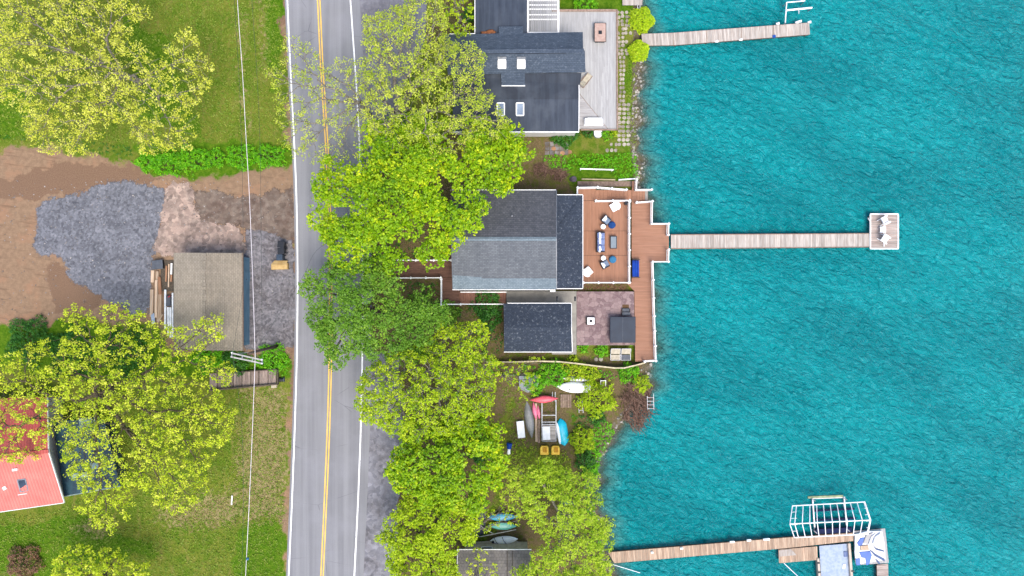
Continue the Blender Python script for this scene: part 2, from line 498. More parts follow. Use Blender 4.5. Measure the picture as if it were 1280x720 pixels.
# ------------------------------------------------------------------ sheets laid on the ground
def sheet_material(name, cols, amp=1.0, nsc=1.6, grain=26, bmp=0.6, grain_mix=0.6, big=0.5):
    m, nt, out = newmat(name)
    v = coords(nt)
    nA = noise(nt, v, big, 4, 0.6); nB = noise(nt, v, nsc * 2.2, 4, 0.65); nC = noise(nt, v, grain, 2, 0.7)
    vo = nd(nt, 'ShaderNodeTexVoronoi', {'Vector': v, 'Scale': grain * 0.33}).outputs[1]
    base = mixc(nt, sstep(nt, nA, 0.35, 0.65), cols[0], cols[1])
    base = mixc(nt, mth(nt, 'MULTIPLY', sstep(nt, nB, 0.42, 0.72), 0.6), base, cols[2])
    bw = nd(nt, 'ShaderNodeRGBToBW', {0: vo}).outputs[0]
    g = mixc(nt, 1.0, base, mixc(nt, bw, (0.5, 0.5, 0.52, 1), (1.55, 1.52, 1.5, 1)), 'MULTIPLY')
    base = mixc(nt, grain_mix, base, g)
    sd = attr(nt, 'sd')
    e = mth(nt, 'ADD', sd, mth(nt, 'MULTIPLY', mth(nt, 'SUBTRACT', noise(nt, v, nsc, 5, 0.7), 0.5), amp * 3))
    al = sstep(nt, mth(nt, 'ADD', e, mth(nt, 'MULTIPLY', mth(nt, 'SUBTRACT', nC, 0.5), amp * 0.9)), -0.12 * amp, 0.12 * amp)
    principled(nt, out, base, 0.95, 0.15, 0, bump(nt, mth(nt, 'ADD', nC, bw), 0.05, bmp), al)
    return m

def sheet(name, label, poly, m, dz, pad=1.2, res=0.4, cat='ground'):
    P = [(W(x, y).x, W(x, y).y) for x, y in poly]
    x0 = min(p[0] for p in P) - pad; x1 = max(p[0] for p in P) + pad; y0 = min(p[1] for p in P) - pad; y1 = max(p[1] for p in P) + pad
    X, Y, q = gridmesh(np.arange(x0, x1 + res, res), np.arange(y0, y1 + res, res))
    sd = sdpoly(X, Y, P)
    keep = (sd[q] > -pad).any(1); q = q[keep]
    used = np.unique(q); mp = np.zeros(len(X), int); mp[used] = np.arange(len(used))
    o = npmesh(name, np.stack([X, Y, gz(X, Y) + dz], 1)[used], mp[q], m, {'sd': sd[used]}, smooth=True)
    return tag(o, label, cat, kind='structure')

blue = sheet_material('crushed blue gravel', [C(132, 134, 142), C(114, 116, 123), C(156, 158, 166)], 0.8, 0.8, 15, 0.9, 0.8)
sheet('gravel_lot', 'blue grey crushed stone spread over the bare lot', [(45, 258), (60, 250), (105, 240), (120, 230), (165, 226), (206, 236), (210, 252), (204, 270), (198, 300), (190, 330), (188, 392), (160, 392), (142, 380), (118, 368), (85, 345), (80, 322), (66, 316), (50, 324), (42, 308), (47, 290)], blue, 0.012)
sheet('gravel_yard', 'grey gravel between the shed and the road', [(309, 285), (366, 300), (370, 380), (369, 434), (330, 436), (306, 438), (304, 318)], sheet_material('grey gravel', [C(136, 134, 138), C(116, 112, 114), C(168, 164, 168)], 0.6, 0.8, 15, 0.9, 0.8), 0.010)
sheet('driveway_dirt', 'dark packed dirt beside the road', [(238, 240), (262, 238), (300, 246), (368, 236), (370, 300), (330, 310), (300, 280), (250, 282)], sheet_material('packed dark dirt', [C(112, 94, 84), C(132, 116, 104), C(158, 146, 134)], 0.8, 0.7, 7, 0.5, 0.5), 0.008)
sheet('crushed_stone', 'pinkish pale crushed stone north of the shed', [(208, 228), (236, 228), (244, 252), (252, 276), (300, 284), (308, 318), (204, 320), (194, 310), (202, 270)], sheet_material('pale rubble', [C(186, 162, 148), C(150, 132, 122), C(204, 184, 168)], 0.7, 0.8, 8, 0.8, 0.8), 0.014)
sheet('road_shoulder', 'grey gravel shoulder along the lake side of the road', [(448, 440), (498, 440), (506, 560), (496, 640), (502, 760), (440, 760)], sheet_material('shoulder gravel', [C(150, 150, 158), C(122, 120, 124), C(168, 168, 176)], 0.4, 0.6, 8, 0.6, 0.6), 0.010)
sheet('driveway', 'grey paved driveway at the top beside the road', [(436, -60), (536, -60), (532, 50), (500, 120), (500, 200), (446, 240)], sheet_material('old grey paving', [C(150, 150, 160), C(128, 126, 132), C(160, 158, 162)], 0.2, 0.5, 14, 0.3, 0.3), 0.014)

# ------------------------------------------------------------------ road
LE = [(-40, 357.5), (0, 359.3), (45, 361.2), (90, 363.4), (180, 368), (240, 370.6), (300, 371.8), (360, 372.2), (450, 371.2), (540, 368.4), (630, 365), (720, 361), (760, 359)]
RE = [(-40, 434.5), (0, 438.2), (45, 441.2), (90, 444.4), (130, 447), (180, 449.5), (240, 451.6), (300, 453), (360, 453.4), (450, 453), (540, 451), (630, 447.5), (720, 443), (760, 441)]
CE = [(-40, 396.2), (0, 398.6), (45, 400.5), (90, 402.6), (180, 408.6), (240, 411.2), (300, 412.8), (360, 413.4), (450, 413.2), (540, 410.6), (630, 406.8), (720, 402.6), (760, 400.6)]
def edge(tab, off=0.0):
    ys = np.arange(-40, 761, 10.0)
    xs = np.interp(ys, [t[0] for t in tab], [t[1] for t in tab])
    ker = np.ones(5) / 5; xp = np.concatenate([[xs[0] - (xs[1] - xs[0]) * k for k in (2, 1)], xs, [xs[-1] + (xs[-1] - xs[-2]) * k for k in (1, 2)]])
    xs = np.convolve(xp, ker, 'valid')
    P = [W(x, y) for x, y in zip(xs, ys)]
    a = (P[0] - P[4]).normalized(); b = (P[-1] - P[-5]).normalized()
    P = [P[0] + a * t for t in (800, 200, 60)] + P + [P[-1] + b * t for t in (60, 200, 800)]
    return [p + Vector((off, 0, 0)) for p in P]
def strip(name, L, Rr, z, m, label):
    vs = [(p.x, p.y, z) for p in L] + [(p.x, p.y, z) for p in Rr]
    n = len(L); mb = MB().add(vs, [(i, i + 1, n + i + 1, n + i) for i in range(n - 1)])
    # top faces up
    mb.f = [f[::-1] if (Vector(mb.v[f[1]]) - Vector(mb.v[f[0]])).cross(Vector(mb.v[f[2]]) - Vector(mb.v[f[0]])).z < 0 else f for f in mb.f]
    o = obj(name, mb, m, base=(0, 0, z)); return tag(o, label, 'road', kind='structure')
def asphalt():
    m, nt, out = newmat('sun bleached asphalt')
    v = coords(nt)
    lng = noise(nt, coords(nt, (1.5, 0.03, 1)), 1.0, 4, 0.6)
    base = mixc(nt, sstep(nt, lng, 0.3, 0.7), C(143, 143, 147), C(164, 164, 167))
    base = mixc(nt, mth(nt, 'MULTIPLY', sstep(nt, noise(nt, v, 0.35, 4), 0.4, 0.7), 0.4), base, C(170, 170, 176))
    base = mixc(nt, mth(nt, 'MULTIPLY', sstep(nt, noise(nt, v, 14, 3, 0.8), 0.4, 0.7), 0.25), base, C(112, 114, 124))
    cr = nd(nt, 'ShaderNodeTexVoronoi', {'Vector': nd(nt, 'ShaderNodeMapping', {'Vector': v, 'Scale': (0.12, 0.28, 1)}).outputs[0], 'Scale': 1.0}, feature='DISTANCE_TO_EDGE').outputs[0]
    cm = mth(nt, 'MULTIPLY', sstep(nt, cr, 0.006, 0.001), sstep(nt, noise(nt, v, 0.3, 3), 0.5, 0.62))
    base = mixc(nt, mth(nt, 'MULTIPLY', cm, 0.55), base, C(96, 96, 102))
    principled(nt, out, base, 0.9, 0.2, 0, bump(nt, noise(nt, v, 60, 2), 0.01, 0.4))
    return m
strip('road', edge(LE, -0.28), edge(RE, 0.95), 0.03, asphalt(), 'two lane grey asphalt road')
def paint(name, c, wear):
    m, nt, out = newmat(name); v = coords(nt)
    a = sstep(nt, noise(nt, v, 7, 4, 0.7), wear, wear + 0.16)
    principled(nt, out, mixc(nt, sstep(nt, noise(nt, v, 1.2, 3), .3, .7), c, tuple(x * .8 for x in c[:3]) + (1,)), 0.7, 0.3, 0, None, a); return m
wp = paint('white road paint', (0.82, 0.82, 0.82, 1), 0.28); yp = paint('yellow road paint', C(250, 198, 84, 0.85), 0.27)
strip('road_marking', edge(LE, -0.075), edge(LE, 0.075), 0.036, wp, 'white edge line on the west side')
strip('road_marking', edge(RE, -0.075), edge(RE, 0.075), 0.036, wp, 'white edge line on the lake side')
strip('road_marking', edge(CE, -0.185), edge(CE, -0.065), 0.036, yp, 'left stripe of the double yellow line')
strip('road_marking', edge(CE, 0.065), edge(CE, 0.185), 0.036, yp, 'right stripe of the double yellow line')
# ------------------------------------------------------------------ buildings, decks, docks
ZUP, ZLO, ZPAT, ZND = 0.2, -0.9, -1.0, -0.4
M = {}
M['white'] = mat('white painted wood', (0.82, 0.82, 0.81, 1), (0.74, 0.74, 0.73, 1), 2, rough=0.45, spec=0.4)
M['white_plastic'] = mat('white plastic', (0.85, 0.85, 0.85, 1), (0.8, 0.8, 0.8, 1), 2, rough=0.35)
M['siding'] = mat('pale siding', C(232, 230, 224), C(218, 216, 210), 1.5, rough=0.7)
M['blue_siding'] = mat('grey blue siding', C(112, 152, 178), C(96, 134, 160), 1.2, rough=0.7, stretch=(1, .4, 3))
M['tan_wall'] = mat('tan plank wall', C(222, 210, 184), C(202, 190, 164), 1.2, rough=0.8, stretch=(3, 1, 1))
M['sh_main_n'] = shingle_mat('shade toned weathered shingles', C(106, 108, 115), C(88, 91, 98), C(148, 148, 150), course=.2, speck=.45)  # north slope: colour darkened to carry the shade away from the sun
M['sh_main_s'] = shingle_mat('sun toned weathered shingles', C(124, 129, 135), C(108, 113, 120), C(156, 160, 163), speck=0.5)  # south slope: same roof, colour lightened as if sunlit
M['sh_patch'] = shingle_mat('newer pale shingles', C(140, 156, 166), C(124, 140, 150), C(172, 186, 194), speck=0.6)
M['sh_dark'] = shingle_mat('blue black speckled shingles', C(66, 76, 92), C(54, 64, 79), C(156, 162, 170), speck=0.6, streak=0.15)
M['sh_blue'] = shingle_mat('slate blue shingles', C(92, 105, 122), C(76, 89, 106), C(146, 156, 168), speck=0.5, streak=0.2)
M['sh_brown'] = shingle_mat('worn brown shingles', C(176, 165, 148), C(160, 150, 134), C(194, 184, 166), rot=math.pi / 2, course=0.17, speck=0.4)
M['sh_hut'] = shingle_mat('grey weathered hut shingles', C(150, 144, 140), C(126, 122, 120), C(176, 168, 160), course=0.3, speck=0.4)
def rolled(name, c1, c2):
    m, nt, out = newmat(name); v = coords(nt, (1.6, 0.12, 1))
    b = mixc(nt, sstep(nt, noise(nt, v, 1.4, 5, 0.65), 0.3, 0.7), c1, c2)
    b = mixc(nt, mth(nt, 'MULTIPLY', sstep(nt, noise(nt, coords(nt), 0.5, 4), 0.45, 0.7), 0.5), b, C(88, 96, 108))
    principled(nt, out, b, 0.7, 0.35, 0, bump(nt, noise(nt, coords(nt), 25, 3), 0.01, 0.4)); return m
M['rolled'] = rolled('black rolled roofing', C(50, 60, 76), C(70, 80, 96))
M['rolled_black'] = rolled('dark rolled roofing', C(40, 48, 62), C(56, 66, 80))
def ribbed(name, c1, c2, rot):
    m, nt, out = newmat(name); v = coords(nt, rot=rot)
    w = nd(nt, 'ShaderNodeTexWave', {'Vector': v, 'Scale': 1.05, 'Distortion': 0.0}, wave_type='BANDS', bands_direction='X').outputs[1]
    b = mixc(nt, sstep(nt, noise(nt, coords(nt), 0.7, 4), 0.3, 0.7), c1, c2)
    b = mixc(nt, sstep(nt, w, 0.75, 0.95), b, mixc(nt, 1.0, b, (0.82, 0.76, 0.76, 1), 'MULTIPLY'))
    principled(nt, out, b, 0.45, 0.4, 0.0, bump(nt, w, 0.03, 0.5)); return m
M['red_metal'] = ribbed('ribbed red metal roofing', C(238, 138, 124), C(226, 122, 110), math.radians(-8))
M['red_metal_n'] = ribbed('shade toned red metal roofing', C(216, 104, 98), C(200, 90, 88), math.radians(-2))  # same roofing as the south slope, shade of the north side in its colour
def wood(name, c1, c2, sx, rnd=0.22, rough=0.75):
    return mat(name, c1, c2, 2.5, 4, rough, 0.25, 0.4, 20, rnd, stretch=sx)
M['deck_x'] = wood('brown composite deck boards', C(188, 140, 114), C(178, 130, 104), (0.25, 3, 1), 0.06)
M['deck_y'] = wood('brown composite deck boards lengthwise', C(188, 138, 110), C(178, 128, 100), (3, 0.25, 1), 0.06)
M['deck_dk'] = wood('dark brown deck boards', C(136, 100, 84), C(118, 86, 72), (0.3, 3, 1), 0.12)
M['stair_br'] = wood('brown stair treads', C(166, 120, 100), C(144, 102, 84), (3, 0.3, 1), 0.15)
M['grey_wood_y'] = wood('silvered deck boards', C(204, 203, 202), C(190, 189, 188), (3, 0.25, 1), 0.07)
M['grey_wood_x'] = wood('silvered deck boards crosswise', C(198, 196, 196), C(182, 178, 177), (0.25, 3, 1), 0.14)
M['rim'] = wood('weathered tan timber', C(176, 152, 134), C(150, 126, 110), (2, 2, 1), 0.2)
M['dock_grey'] = wood('bleached dock planks', C(214, 204, 194), C(196, 182, 170), (3, 0.4, 1), 0.22)
M['dock_tan'] = wood('warm tan dock planks', C(216, 188, 162), C(196, 164, 138), (3, 0.4, 1), 0.26)
M['pile'] = wood('wet dock piles', C(110, 98, 84), C(80, 72, 62), (3, 3, 0.5), 0.2)
M['concrete'] = mat('pale concrete', C(178, 174, 164), C(158, 154, 146), 1.2, 5, 0.9, 0.15, 0.4, 30)
M['stone_lt'] = mat('pale flagstone', C(196, 186, 170), C(160, 152, 138), 3, 4, 0.85, 0.2, 0.6, 14, 0.3)
M['flag'] = mat('slate flagstone', C(150, 148, 150), C(130, 118, 108), 2, 4, 0.85, 0.2, 0.5, 14, 0.35)
M['flag_o'] = mat('rusty flagstone', C(188, 142, 104), C(166, 128, 98), 2, 4, 0.85, 0.2, 0.5, 14, 0.25)
M['glass'] = mat('pale bluish glass', C(150, 168, 190), C(110, 130, 156), 1.2, rough=0.08, spec=0.6)  # pane colour mottled between two blue greys
M['glass_dk'] = mat('dark window glass', C(60, 74, 92), C(44, 56, 72), 1.2, rough=0.06, spec=0.6)
M['black'] = mat('black plastic', C(38, 42, 50), C(28, 32, 40), 3, rough=0.5, spec=0.4)
M['grey_metal'] = mat('galvanised metal', C(172, 176, 182), C(140, 144, 150), 3, rough=0.4, metal=0.4)
M['alu'] = mat('bare aluminium', C(214, 216, 222), C(190, 192, 200), 3, rough=0.35, metal=0.3)
M['pine'] = mat('fallen pine needles', C(164, 106, 72), C(128, 84, 58), 6, 4, 0.95, 0.05, 0.8, 20, 0.3)

def paver_mat():
    m, nt, out = newmat('reddish flagstone paving'); v = coords(nt)
    vo = nd(nt, 'ShaderNodeTexVoronoi', {'Vector': v, 'Scale': 2.3, 'Randomness': 0.85})
    ed = nd(nt, 'ShaderNodeTexVoronoi', {'Vector': v, 'Scale': 2.3, 'Randomness': 0.85}, feature='DISTANCE_TO_EDGE').outputs[0]
    bw = nd(nt, 'ShaderNodeRGBToBW', {0: vo.outputs[1]}).outputs[0]
    b = mixc(nt, sstep(nt, bw, 0.2, 0.8), C(138, 114, 116), C(172, 148, 146))
    b = mixc(nt, mth(nt, 'MULTIPLY', sstep(nt, noise(nt, v, 4, 5, .7), .5, .72), 0.55), b, C(196, 180, 174))
    b = mixc(nt, mth(nt, 'MULTIPLY', sstep(nt, ed, 0.035, 0.012), 0.5), b, C(106, 92, 88))
    principled(nt, out, b, 0.85, 0.2, 0, bump(nt, mth(nt, 'ADD', sstep(nt, ed, 0, .05), mth(nt, 'MULTIPLY', noise(nt, v, 18, 3), .4)), 0.02, 0.7)); return m
M['paver'] = paver_mat()

def prect(x0, y0, x1, y1, z): return [W(x0, y0, z), W(x1, y0, z), W(x1, y1, z), W(x0, y1, z)]
def ppoly(pts, z): return [W(x, y, z) for x, y in pts]
def lw(p): return [(v.x, v.y) for v in p]

def fascia(mb, pts, t=0.06, h=0.2, up=0.012):
    """white edge boards along 3D eave points, standing just outside and a touch proud"""
    for a, b in zip(pts[:-1], pts[1:]):
        a, b = Vector(a), Vector(b); o = Vector((0, 0, -h / 2 + up)); mb.beam(a + o, b + o, t, h)

def window(parent, c, w, h, normal, frame, glass):
    """a framed pane in a wall; normal is the outward wall direction (unit, horizontal)"""
    n = Vector(normal); t = Vector((-n.y, n.x, 0)); c = Vector(c)
    fr = MB()
    for s in (-1, 1):
        fr.beam(c + t * s * w / 2 - Vector((0, 0, h / 2)), c + t * s * w / 2 + Vector((0, 0, h / 2)), .08, .08)
        fr.beam(c + t * (-w / 2 + .041) + Vector((0, 0, s * h / 2)), c + t * (w / 2 - .041) + Vector((0, 0, s * h / 2)), .08, .08)
    f = obj('window', fr, frame, parent)
    pn = MB(); a = c - n * .02
    pn.add([a + t * w / 2 - Vector((0, 0, h / 2)), a - t * w / 2 - Vector((0, 0, h / 2)), a - t * w / 2 + Vector((0, 0, h / 2)), a + t * w / 2 + Vector((0, 0, h / 2))], [(0, 1, 2, 3)])
    obj('pane', pn, glass, f)

# ---- main house
hb = W(640, 300, -1.3); house = empty('lake_house', hb, 'main grey shingled lake house between its brown deck and the dense maple', 'house')
ZE, ZR = 3.0, 5.1
obj('wall', MB().prism(lw(prect(571, 243, 690, 356, ZE)), -1.6, ZE - 0.12), M['siding'], house)
for x_ in (690.3, 571): obj('gable', MB().add([W(x_, 243, ZE - .12), W(x_, 356, ZE - .12), W(x_, 298, ZR - .3)], [(0, 1, 2)]), M['siding'], house)
obj('annex_wall', MB().prism(lw(prect(690.6, 248, 723, 355, 2.4)), -1.6, 2.2), M['siding'], house)
rn = obj('roof', MB().slab([W(563, 238, ZE), W(695, 238, ZE), W(695.5, 298, ZR), W(563.5, 298, ZR)], 0.14), M['sh_main_n'], house); rn['label'] = 'north roof slope with shade in its colour'
rs = obj('roof', MB().slab([W(563.5, 298.03, ZR), W(695.5, 298.03, ZR), W(695.5, 361.5, ZE), W(565.5, 361.5, ZE)], 0.14), M['sh_main_s'], house); rs['label'] = 'south roof slope with sunlight in its colour'
obj('vent_pipe', MB().tube([W(640, 270, 4.0), W(640, 270, 4.6)], .06, 10), M['grey_metal'], rn)
def on_s(x, y, dz=0.012):
    t = (y - 298) / 63.5; return W(x, y, ZR + (ZE - ZR) * t + dz)
obj('shingle_patch', MB().slab([on_s(566, 339), on_s(602, 339), on_s(602, 348), on_s(695.3, 348), on_s(695.3, 361.4), on_s(566, 361.4)], 0.011), M['sh_patch'], house)
obj('ridge_cap', MB().slab([W(563.4, 296, ZR - .04), W(695.6, 296, ZR - .04), W(695.6, 298.3, ZR + .05), W(563.4, 298.3, ZR + .05)], .06).slab([W(563.4, 298.4, ZR + .05), W(695.6, 298.4, ZR + .05), W(695.6, 301, ZR - .05), W(563.4, 301, ZR - .05)], .06), M['sh_patch'], house)
ra = obj('annex_roof', MB().slab([W(695.7, 244, 2.85), W(728, 244, 2.35), W(728, 360, 2.35), W(695.7, 360, 2.85)], 0.12), M['sh_dark'], house)
obj('hip_line', MB().beam(W(727, 246, 2.4), W(698, 284, 2.86), 0.16, 0.03), M['sh_dark'], ra)
tr = MB(); fascia(tr, [W(563, 237.4, ZE), W(695, 237.4, ZE)]); obj('gutter', tr, M['white'], house); tr = MB(); fascia(tr, [W(565.5, 362.2, ZE), W(688, 362.2, ZE)])
obj('gutter', tr, M['white'], house)
tr = MB(); fascia(tr, [W(728.6, 243.6, 2.37), W(728.6, 360.4, 2.37)]); fascia(tr, [W(696, 243.4, 2.85), W(728.2, 243.4, 2.36)], h=.16); fascia(tr, [W(696, 360.8, 2.85), W(728.2, 360.8, 2.36)], h=.16)
obj('gutter', tr, M['white'], house)
for a, b in ((238.6, 298), (361, 298)):
    obj('rake_board', MB().beam(W(695.6, a, ZE - .1), W(695.6, b, ZR - .1), .05, .18), M['grey_metal'], house)
obj('downspout_elbow', MB().box(W(691, 363.4, 2.7), (.5, .22, .14)).tube([W(693, 363.2, 2.7), W(694, 361, 2.3), W(694, 361, -1.2)], .05), M['white'], house)
c = MB()
for px in (741, 752): pass
p = W(640, 356.6, 1.2)
for px in (600, 655): window(house, W(px, 355.7, 1.4) * 1 + Vector((0, -.02, 0)), 1.1, 1.0, (0, -1, 0), M['white'], M['glass_dk'])
for py in (268, 300, 335):
    v = W(723, py, 1.3); window(house, Vector((W(723, py, 2.4).x + .02, v.y, 1.2)), 1.8, 1.7, (1, 0, 0), M['white'], M['glass_dk'])

# ---- railings
def railing(label, pts, zd, h=0.98, dens=2.0, group='white deck railings'):
    """white railing along pixel points (seen at rail height); posts with caps at the points"""
    P = [W(x, y, zd + h) for x, y in pts]
    b = Vector((P[0].x, P[0].y, zd)); root = empty('deck_railing', b, label, 'railing', group)
    top, low, bal = MB(), MB(), MB()
    for p, q in zip(P[:-1], P[1:]):
        d = (q - p); L = d.length; d.normalize()
        top.beam(p + d * .052, q - d * .052, .10, .05); low.beam(p - Vector((0, 0, h - .12)) + d * .052, q - Vector((0, 0, h - .12)) - d * .052, .05, .05)
        n = max(2, int(L / .14))
        for i in range(1, n):
            v = p + d * L * i / n; bal.beam(v - Vector((0, 0, .026)), v - Vector((0, 0, h - .146)), .028, .028)
    obj('top_rail', top, M['white'], root); obj('bottom_rail', low, M['white'], root); obj('balusters', bal, M['white'], root)
    pts2 = []
    for p, q in zip(P[:-1], P[1:]):
        n = max(1, round((q - p).length / 1.75))
        pts2 += [p.lerp(q, i / n) for i in range(n)]
    pts2.append(P[-1])
    for p in pts2:
        po = obj('post', MB().box((p.x, p.y, zd + h / 2 + .03), (.1, .1, h + .06)), M['white'], root)
        obj('post_cap', MB().lathe((p.x, p.y, zd + h + .06), [(.155, 0), (.155, .03), (.03, .09)], 4), M['white'], po)
    return root

railing('white railing along the north edge of the upper deck stairs', [(722, 244), (722, 234.5), (747, 234), (783, 237)], ZUP)
railing('white railing between the seating area and the north stairs', [(745, 251), (787, 250.5)], ZUP)
railing('long white railing down the lake side of the seating area', [(787, 252), (787, 353)], ZUP)
railing('white railing along the south edge of the seating area', [(785.5, 353.3), (729.5, 353.3)], ZUP)
railing('short white railing at the northernmost corner of the lower deck', [(796, 224.5), (795.5, 237), (814.5, 237)], ZLO)
railing('stepped white railing on the lower deck north of the dock', [(796, 253), (815.5, 251.5), (815, 279.5), (836, 279.5), (835.5, 293.5)], ZLO)
railing('white railing on the lower deck south of the dock reaching the bottom corner', [(836, 312), (835.5, 327), (816, 327.3), (818, 395), (820, 451), (806, 452)], ZLO)

# ---- decks
def deckbase(poly, zt, zb, name='deck_frame', m=None, inset=0.0):
    return MB().prism(lw(poly), zb, zt)
up = empty('upper_deck', W(757, 300, -1.4), 'square brown upper deck with the sofa seating on the lake side of the main house', 'deck')
q = prect(729, 251, 788, 353, ZUP); lowq = q
mb = MB()
for (y0, y1) in ((251, 288.4), (288.9, 319), (319.5, 353)):
    mb.boards(lw(prect(729, y0, 787.5, y1, ZUP)), math.pi / 2, 0.15, ZUP)
mb.boards(lw(prect(722, 234, 744.5, 250.6, ZUP)), math.pi / 2, 0.15, ZUP)
obj('deck_boards', mb, M['deck_y'], up)
fr = MB()
fr.prism(lw(prect(729.5, 251.5, 787, 352.5, ZUP)), ZUP - .3, ZUP - .045)
for px, py in ((732, 254), (760, 254), (785, 254), (732, 350), (760, 350), (785, 350), (785, 300)):
    v = W(px, py, ZUP); fr.box((v.x, v.y, (ZUP - .3 - 1.7) / 2), (.14, .14, 1.7 - .3 + ZUP))
fr.prism(lw(prect(722.5, 235, 744, 250, ZUP)), -1.5, ZUP - .045)
obj('deck_frame', fr, M['deck_dk'], up)
st = empty('deck_stairs', W(766, 243, -1.2), 'brown stairs stepping down from the upper deck along its north railing', 'stairs')
mb = MB(); n = 9
for i in range(n):
    z = ZUP - (i + 1) * (ZUP - ZLO) / (n + 1); x0 = 744.7 + i * 5.0
    q = prect(x0, 237.5, x0 + 4.85, 249.8, z)
    mb.prism(lw(q), z - .12, z)
obj('treads', mb, M['deck_y'], st)
obj('stringer', MB().slab([W(744.8, 238.2, ZUP - .2), W(789.6, 238.2, ZLO - .2), W(789.6, 239.2, ZLO - .2), W(744.8, 239.2, ZUP - .2)], .2).slab([W(744.8, 248.4, ZUP - .2), W(789.6, 248.4, ZLO - .2), W(789.6, 249.4, ZLO - .2), W(744.8, 249.4, ZUP - .2)], .2), M['deck_dk'], st)
lo = empty('lower_deck', W(802, 350, -1.6), 'long brown lower deck stepping along the water with white railings', 'deck')
mb = MB()
for q in (prect(790, 237, 815, 250.6, ZLO),):
    mb.boards(lw(prect(790, 226, 796, 251, ZLO)), 0, 0.15, ZLO)
    for k in range(3): mb.boards(lw(prect(796.2 + k * 3.4, 237, 799.4 + k * 3.4, 250.8, ZLO - .1 * (k + 1))), 0, 3.0, ZLO - .1 * (k + 1))
mb.boards(lw(prect(789.5, 251.2, 815, 280, ZLO)), 0, 0.15, ZLO); mb.boards(lw(prect(789.5, 280.2, 836, 327.5, ZLO)), 0, 0.15, ZLO)
mb.boards(lw(prect(789.5, 327.7, 817, 352, ZLO)), 0, 0.15, ZLO); mb.boards(lw(ppoly([(781.5, 352.2), (817, 352.2), (817.6, 364), (793, 364)], ZLO)), 0, 0.15, ZLO)
mb.boards(lw(ppoly([(793, 364.2), (817.6, 364.2), (820.5, 452), (794, 452)], ZLO)), 0, 0.15, ZLO)
obj('deck_boards', mb, M['deck_x'], lo)
obj('pale_step', MB().prism(lw(prect(806.6, 238, 810, 250.5, ZLO - .3)), ZLO - .75, ZLO - .36), M['dock_grey'], lo)
fr = MB()
for q in (prect(790, 251.5, 814.5, 280, ZLO), prect(790, 280.5, 835.5, 327, ZLO), prect(790, 327.9, 816.5, 352, ZLO), ppoly([(793.5, 352.5), (817, 352.5), (820, 451.6), (794.5, 451.6)], ZLO), prect(790.3, 227, 795.7, 250.5, ZLO)):
    fr.prism(lw(q), ZLO - .28, ZLO - .045)
for px, py in ((812, 256), (812, 275), (833, 284), (833, 300), (833, 322), (814, 332), (814, 362), (815, 395), (816, 425), (817, 448), (797, 448), (797, 395), (793, 300)):
    v = W(px, py, ZLO); fr.tube([(v.x, v.y, -3.2), (v.x, v.y, ZLO - .2)], .1, 8)
obj('deck_frame', fr, M['deck_dk'], lo)
wk = empty('entry_walkway', W(540, 340, -.2), 'dark brown entry walkway running from the road to the main house', 'walkway')
mb = MB().boards(lw(prect(492, 326, 565, 346.5, 0.15)), 0, 0.15, 0.15).boards(lw(prect(552, 347, 574, 380, 0.13)), 0, 0.15, 0.13)
mb.boards(lw(prect(556, 290, 566, 325.6, 0.15)), math.pi / 2, 0.15, 0.15)
obj('deck_boards', mb, M['deck_dk'], wk)
fr = MB().prism(lw(prect(492.5, 327, 564, 346, 0.1)), -.2, 0.1).prism(lw(prect(552.5, 347.4, 573.5, 379.6, 0.08)), -.2, 0.08).prism(lw(prect(556.5, 291, 565.5, 325.8, .1)), -.2, .1)
for px, py in ((500, 328), (500, 345), (525, 328), (525, 345), (553, 378), (572, 378), (553, 350), (557, 293)):
    v = W(px, py, 0); fr.box((v.x, v.y, -.9), (.14, .14, 1.5))
obj('deck_frame', fr, M['deck_dk'], wk)
railing('white railing along the north side of the entry walkway', [(498, 325.3), (564, 325.3)], 0.15, .9)
railing('white railing along the south side of the entry walkway', [(495, 347.5), (551, 347.2)], 0.15, .9)
railing('white railing around the corner and down the south side of the brown stairs', [(551.4, 349), (551.4, 380.5), (576, 380.3)], 0.13, .95)
sr = empty('entry_stairs', W(603, 370, -1.2), 'brown stairs going down beside the main house to the concrete landing', 'stairs')
mb = MB(); n = 9
for i in range(n):
    z = 0.13 - (i + 1) * (0.13 - ZPAT) / (n + 1); x0 = 574.2 + i * 6.5
    mb.prism(lw(prect(x0, 364, x0 + 6.3, 379.5, z)), z - .11, z)
obj('treads', mb, M['stair_br'], sr)
mb = MB()
for y0 in (364.2, 378.4): mb.slab([W(574.3, y0, -.02), W(632.5, y0, ZPAT - .08), W(632.5, y0 + .9, ZPAT - .08), W(574.3, y0 + .9, -.02)], .2)
obj('stringer', mb, M['deck_dk'], sr)
hr = MB(); po = MB()
for y0 in (365.2, 380.2):
    a, b = W(576, y0, 1.02), W(632.5, y0, -.1); hr.beam(a, b, .09, .06)
    for t in (0, .34, .67, 1):
        v = a.lerp(b, t); po.beam(v + Vector((0, 0, .05)), v - Vector((0, 0, .95)), .09, .09)
obj('handrail', hr, M['white'], sr); obj('posts', po, M['white'], sr)

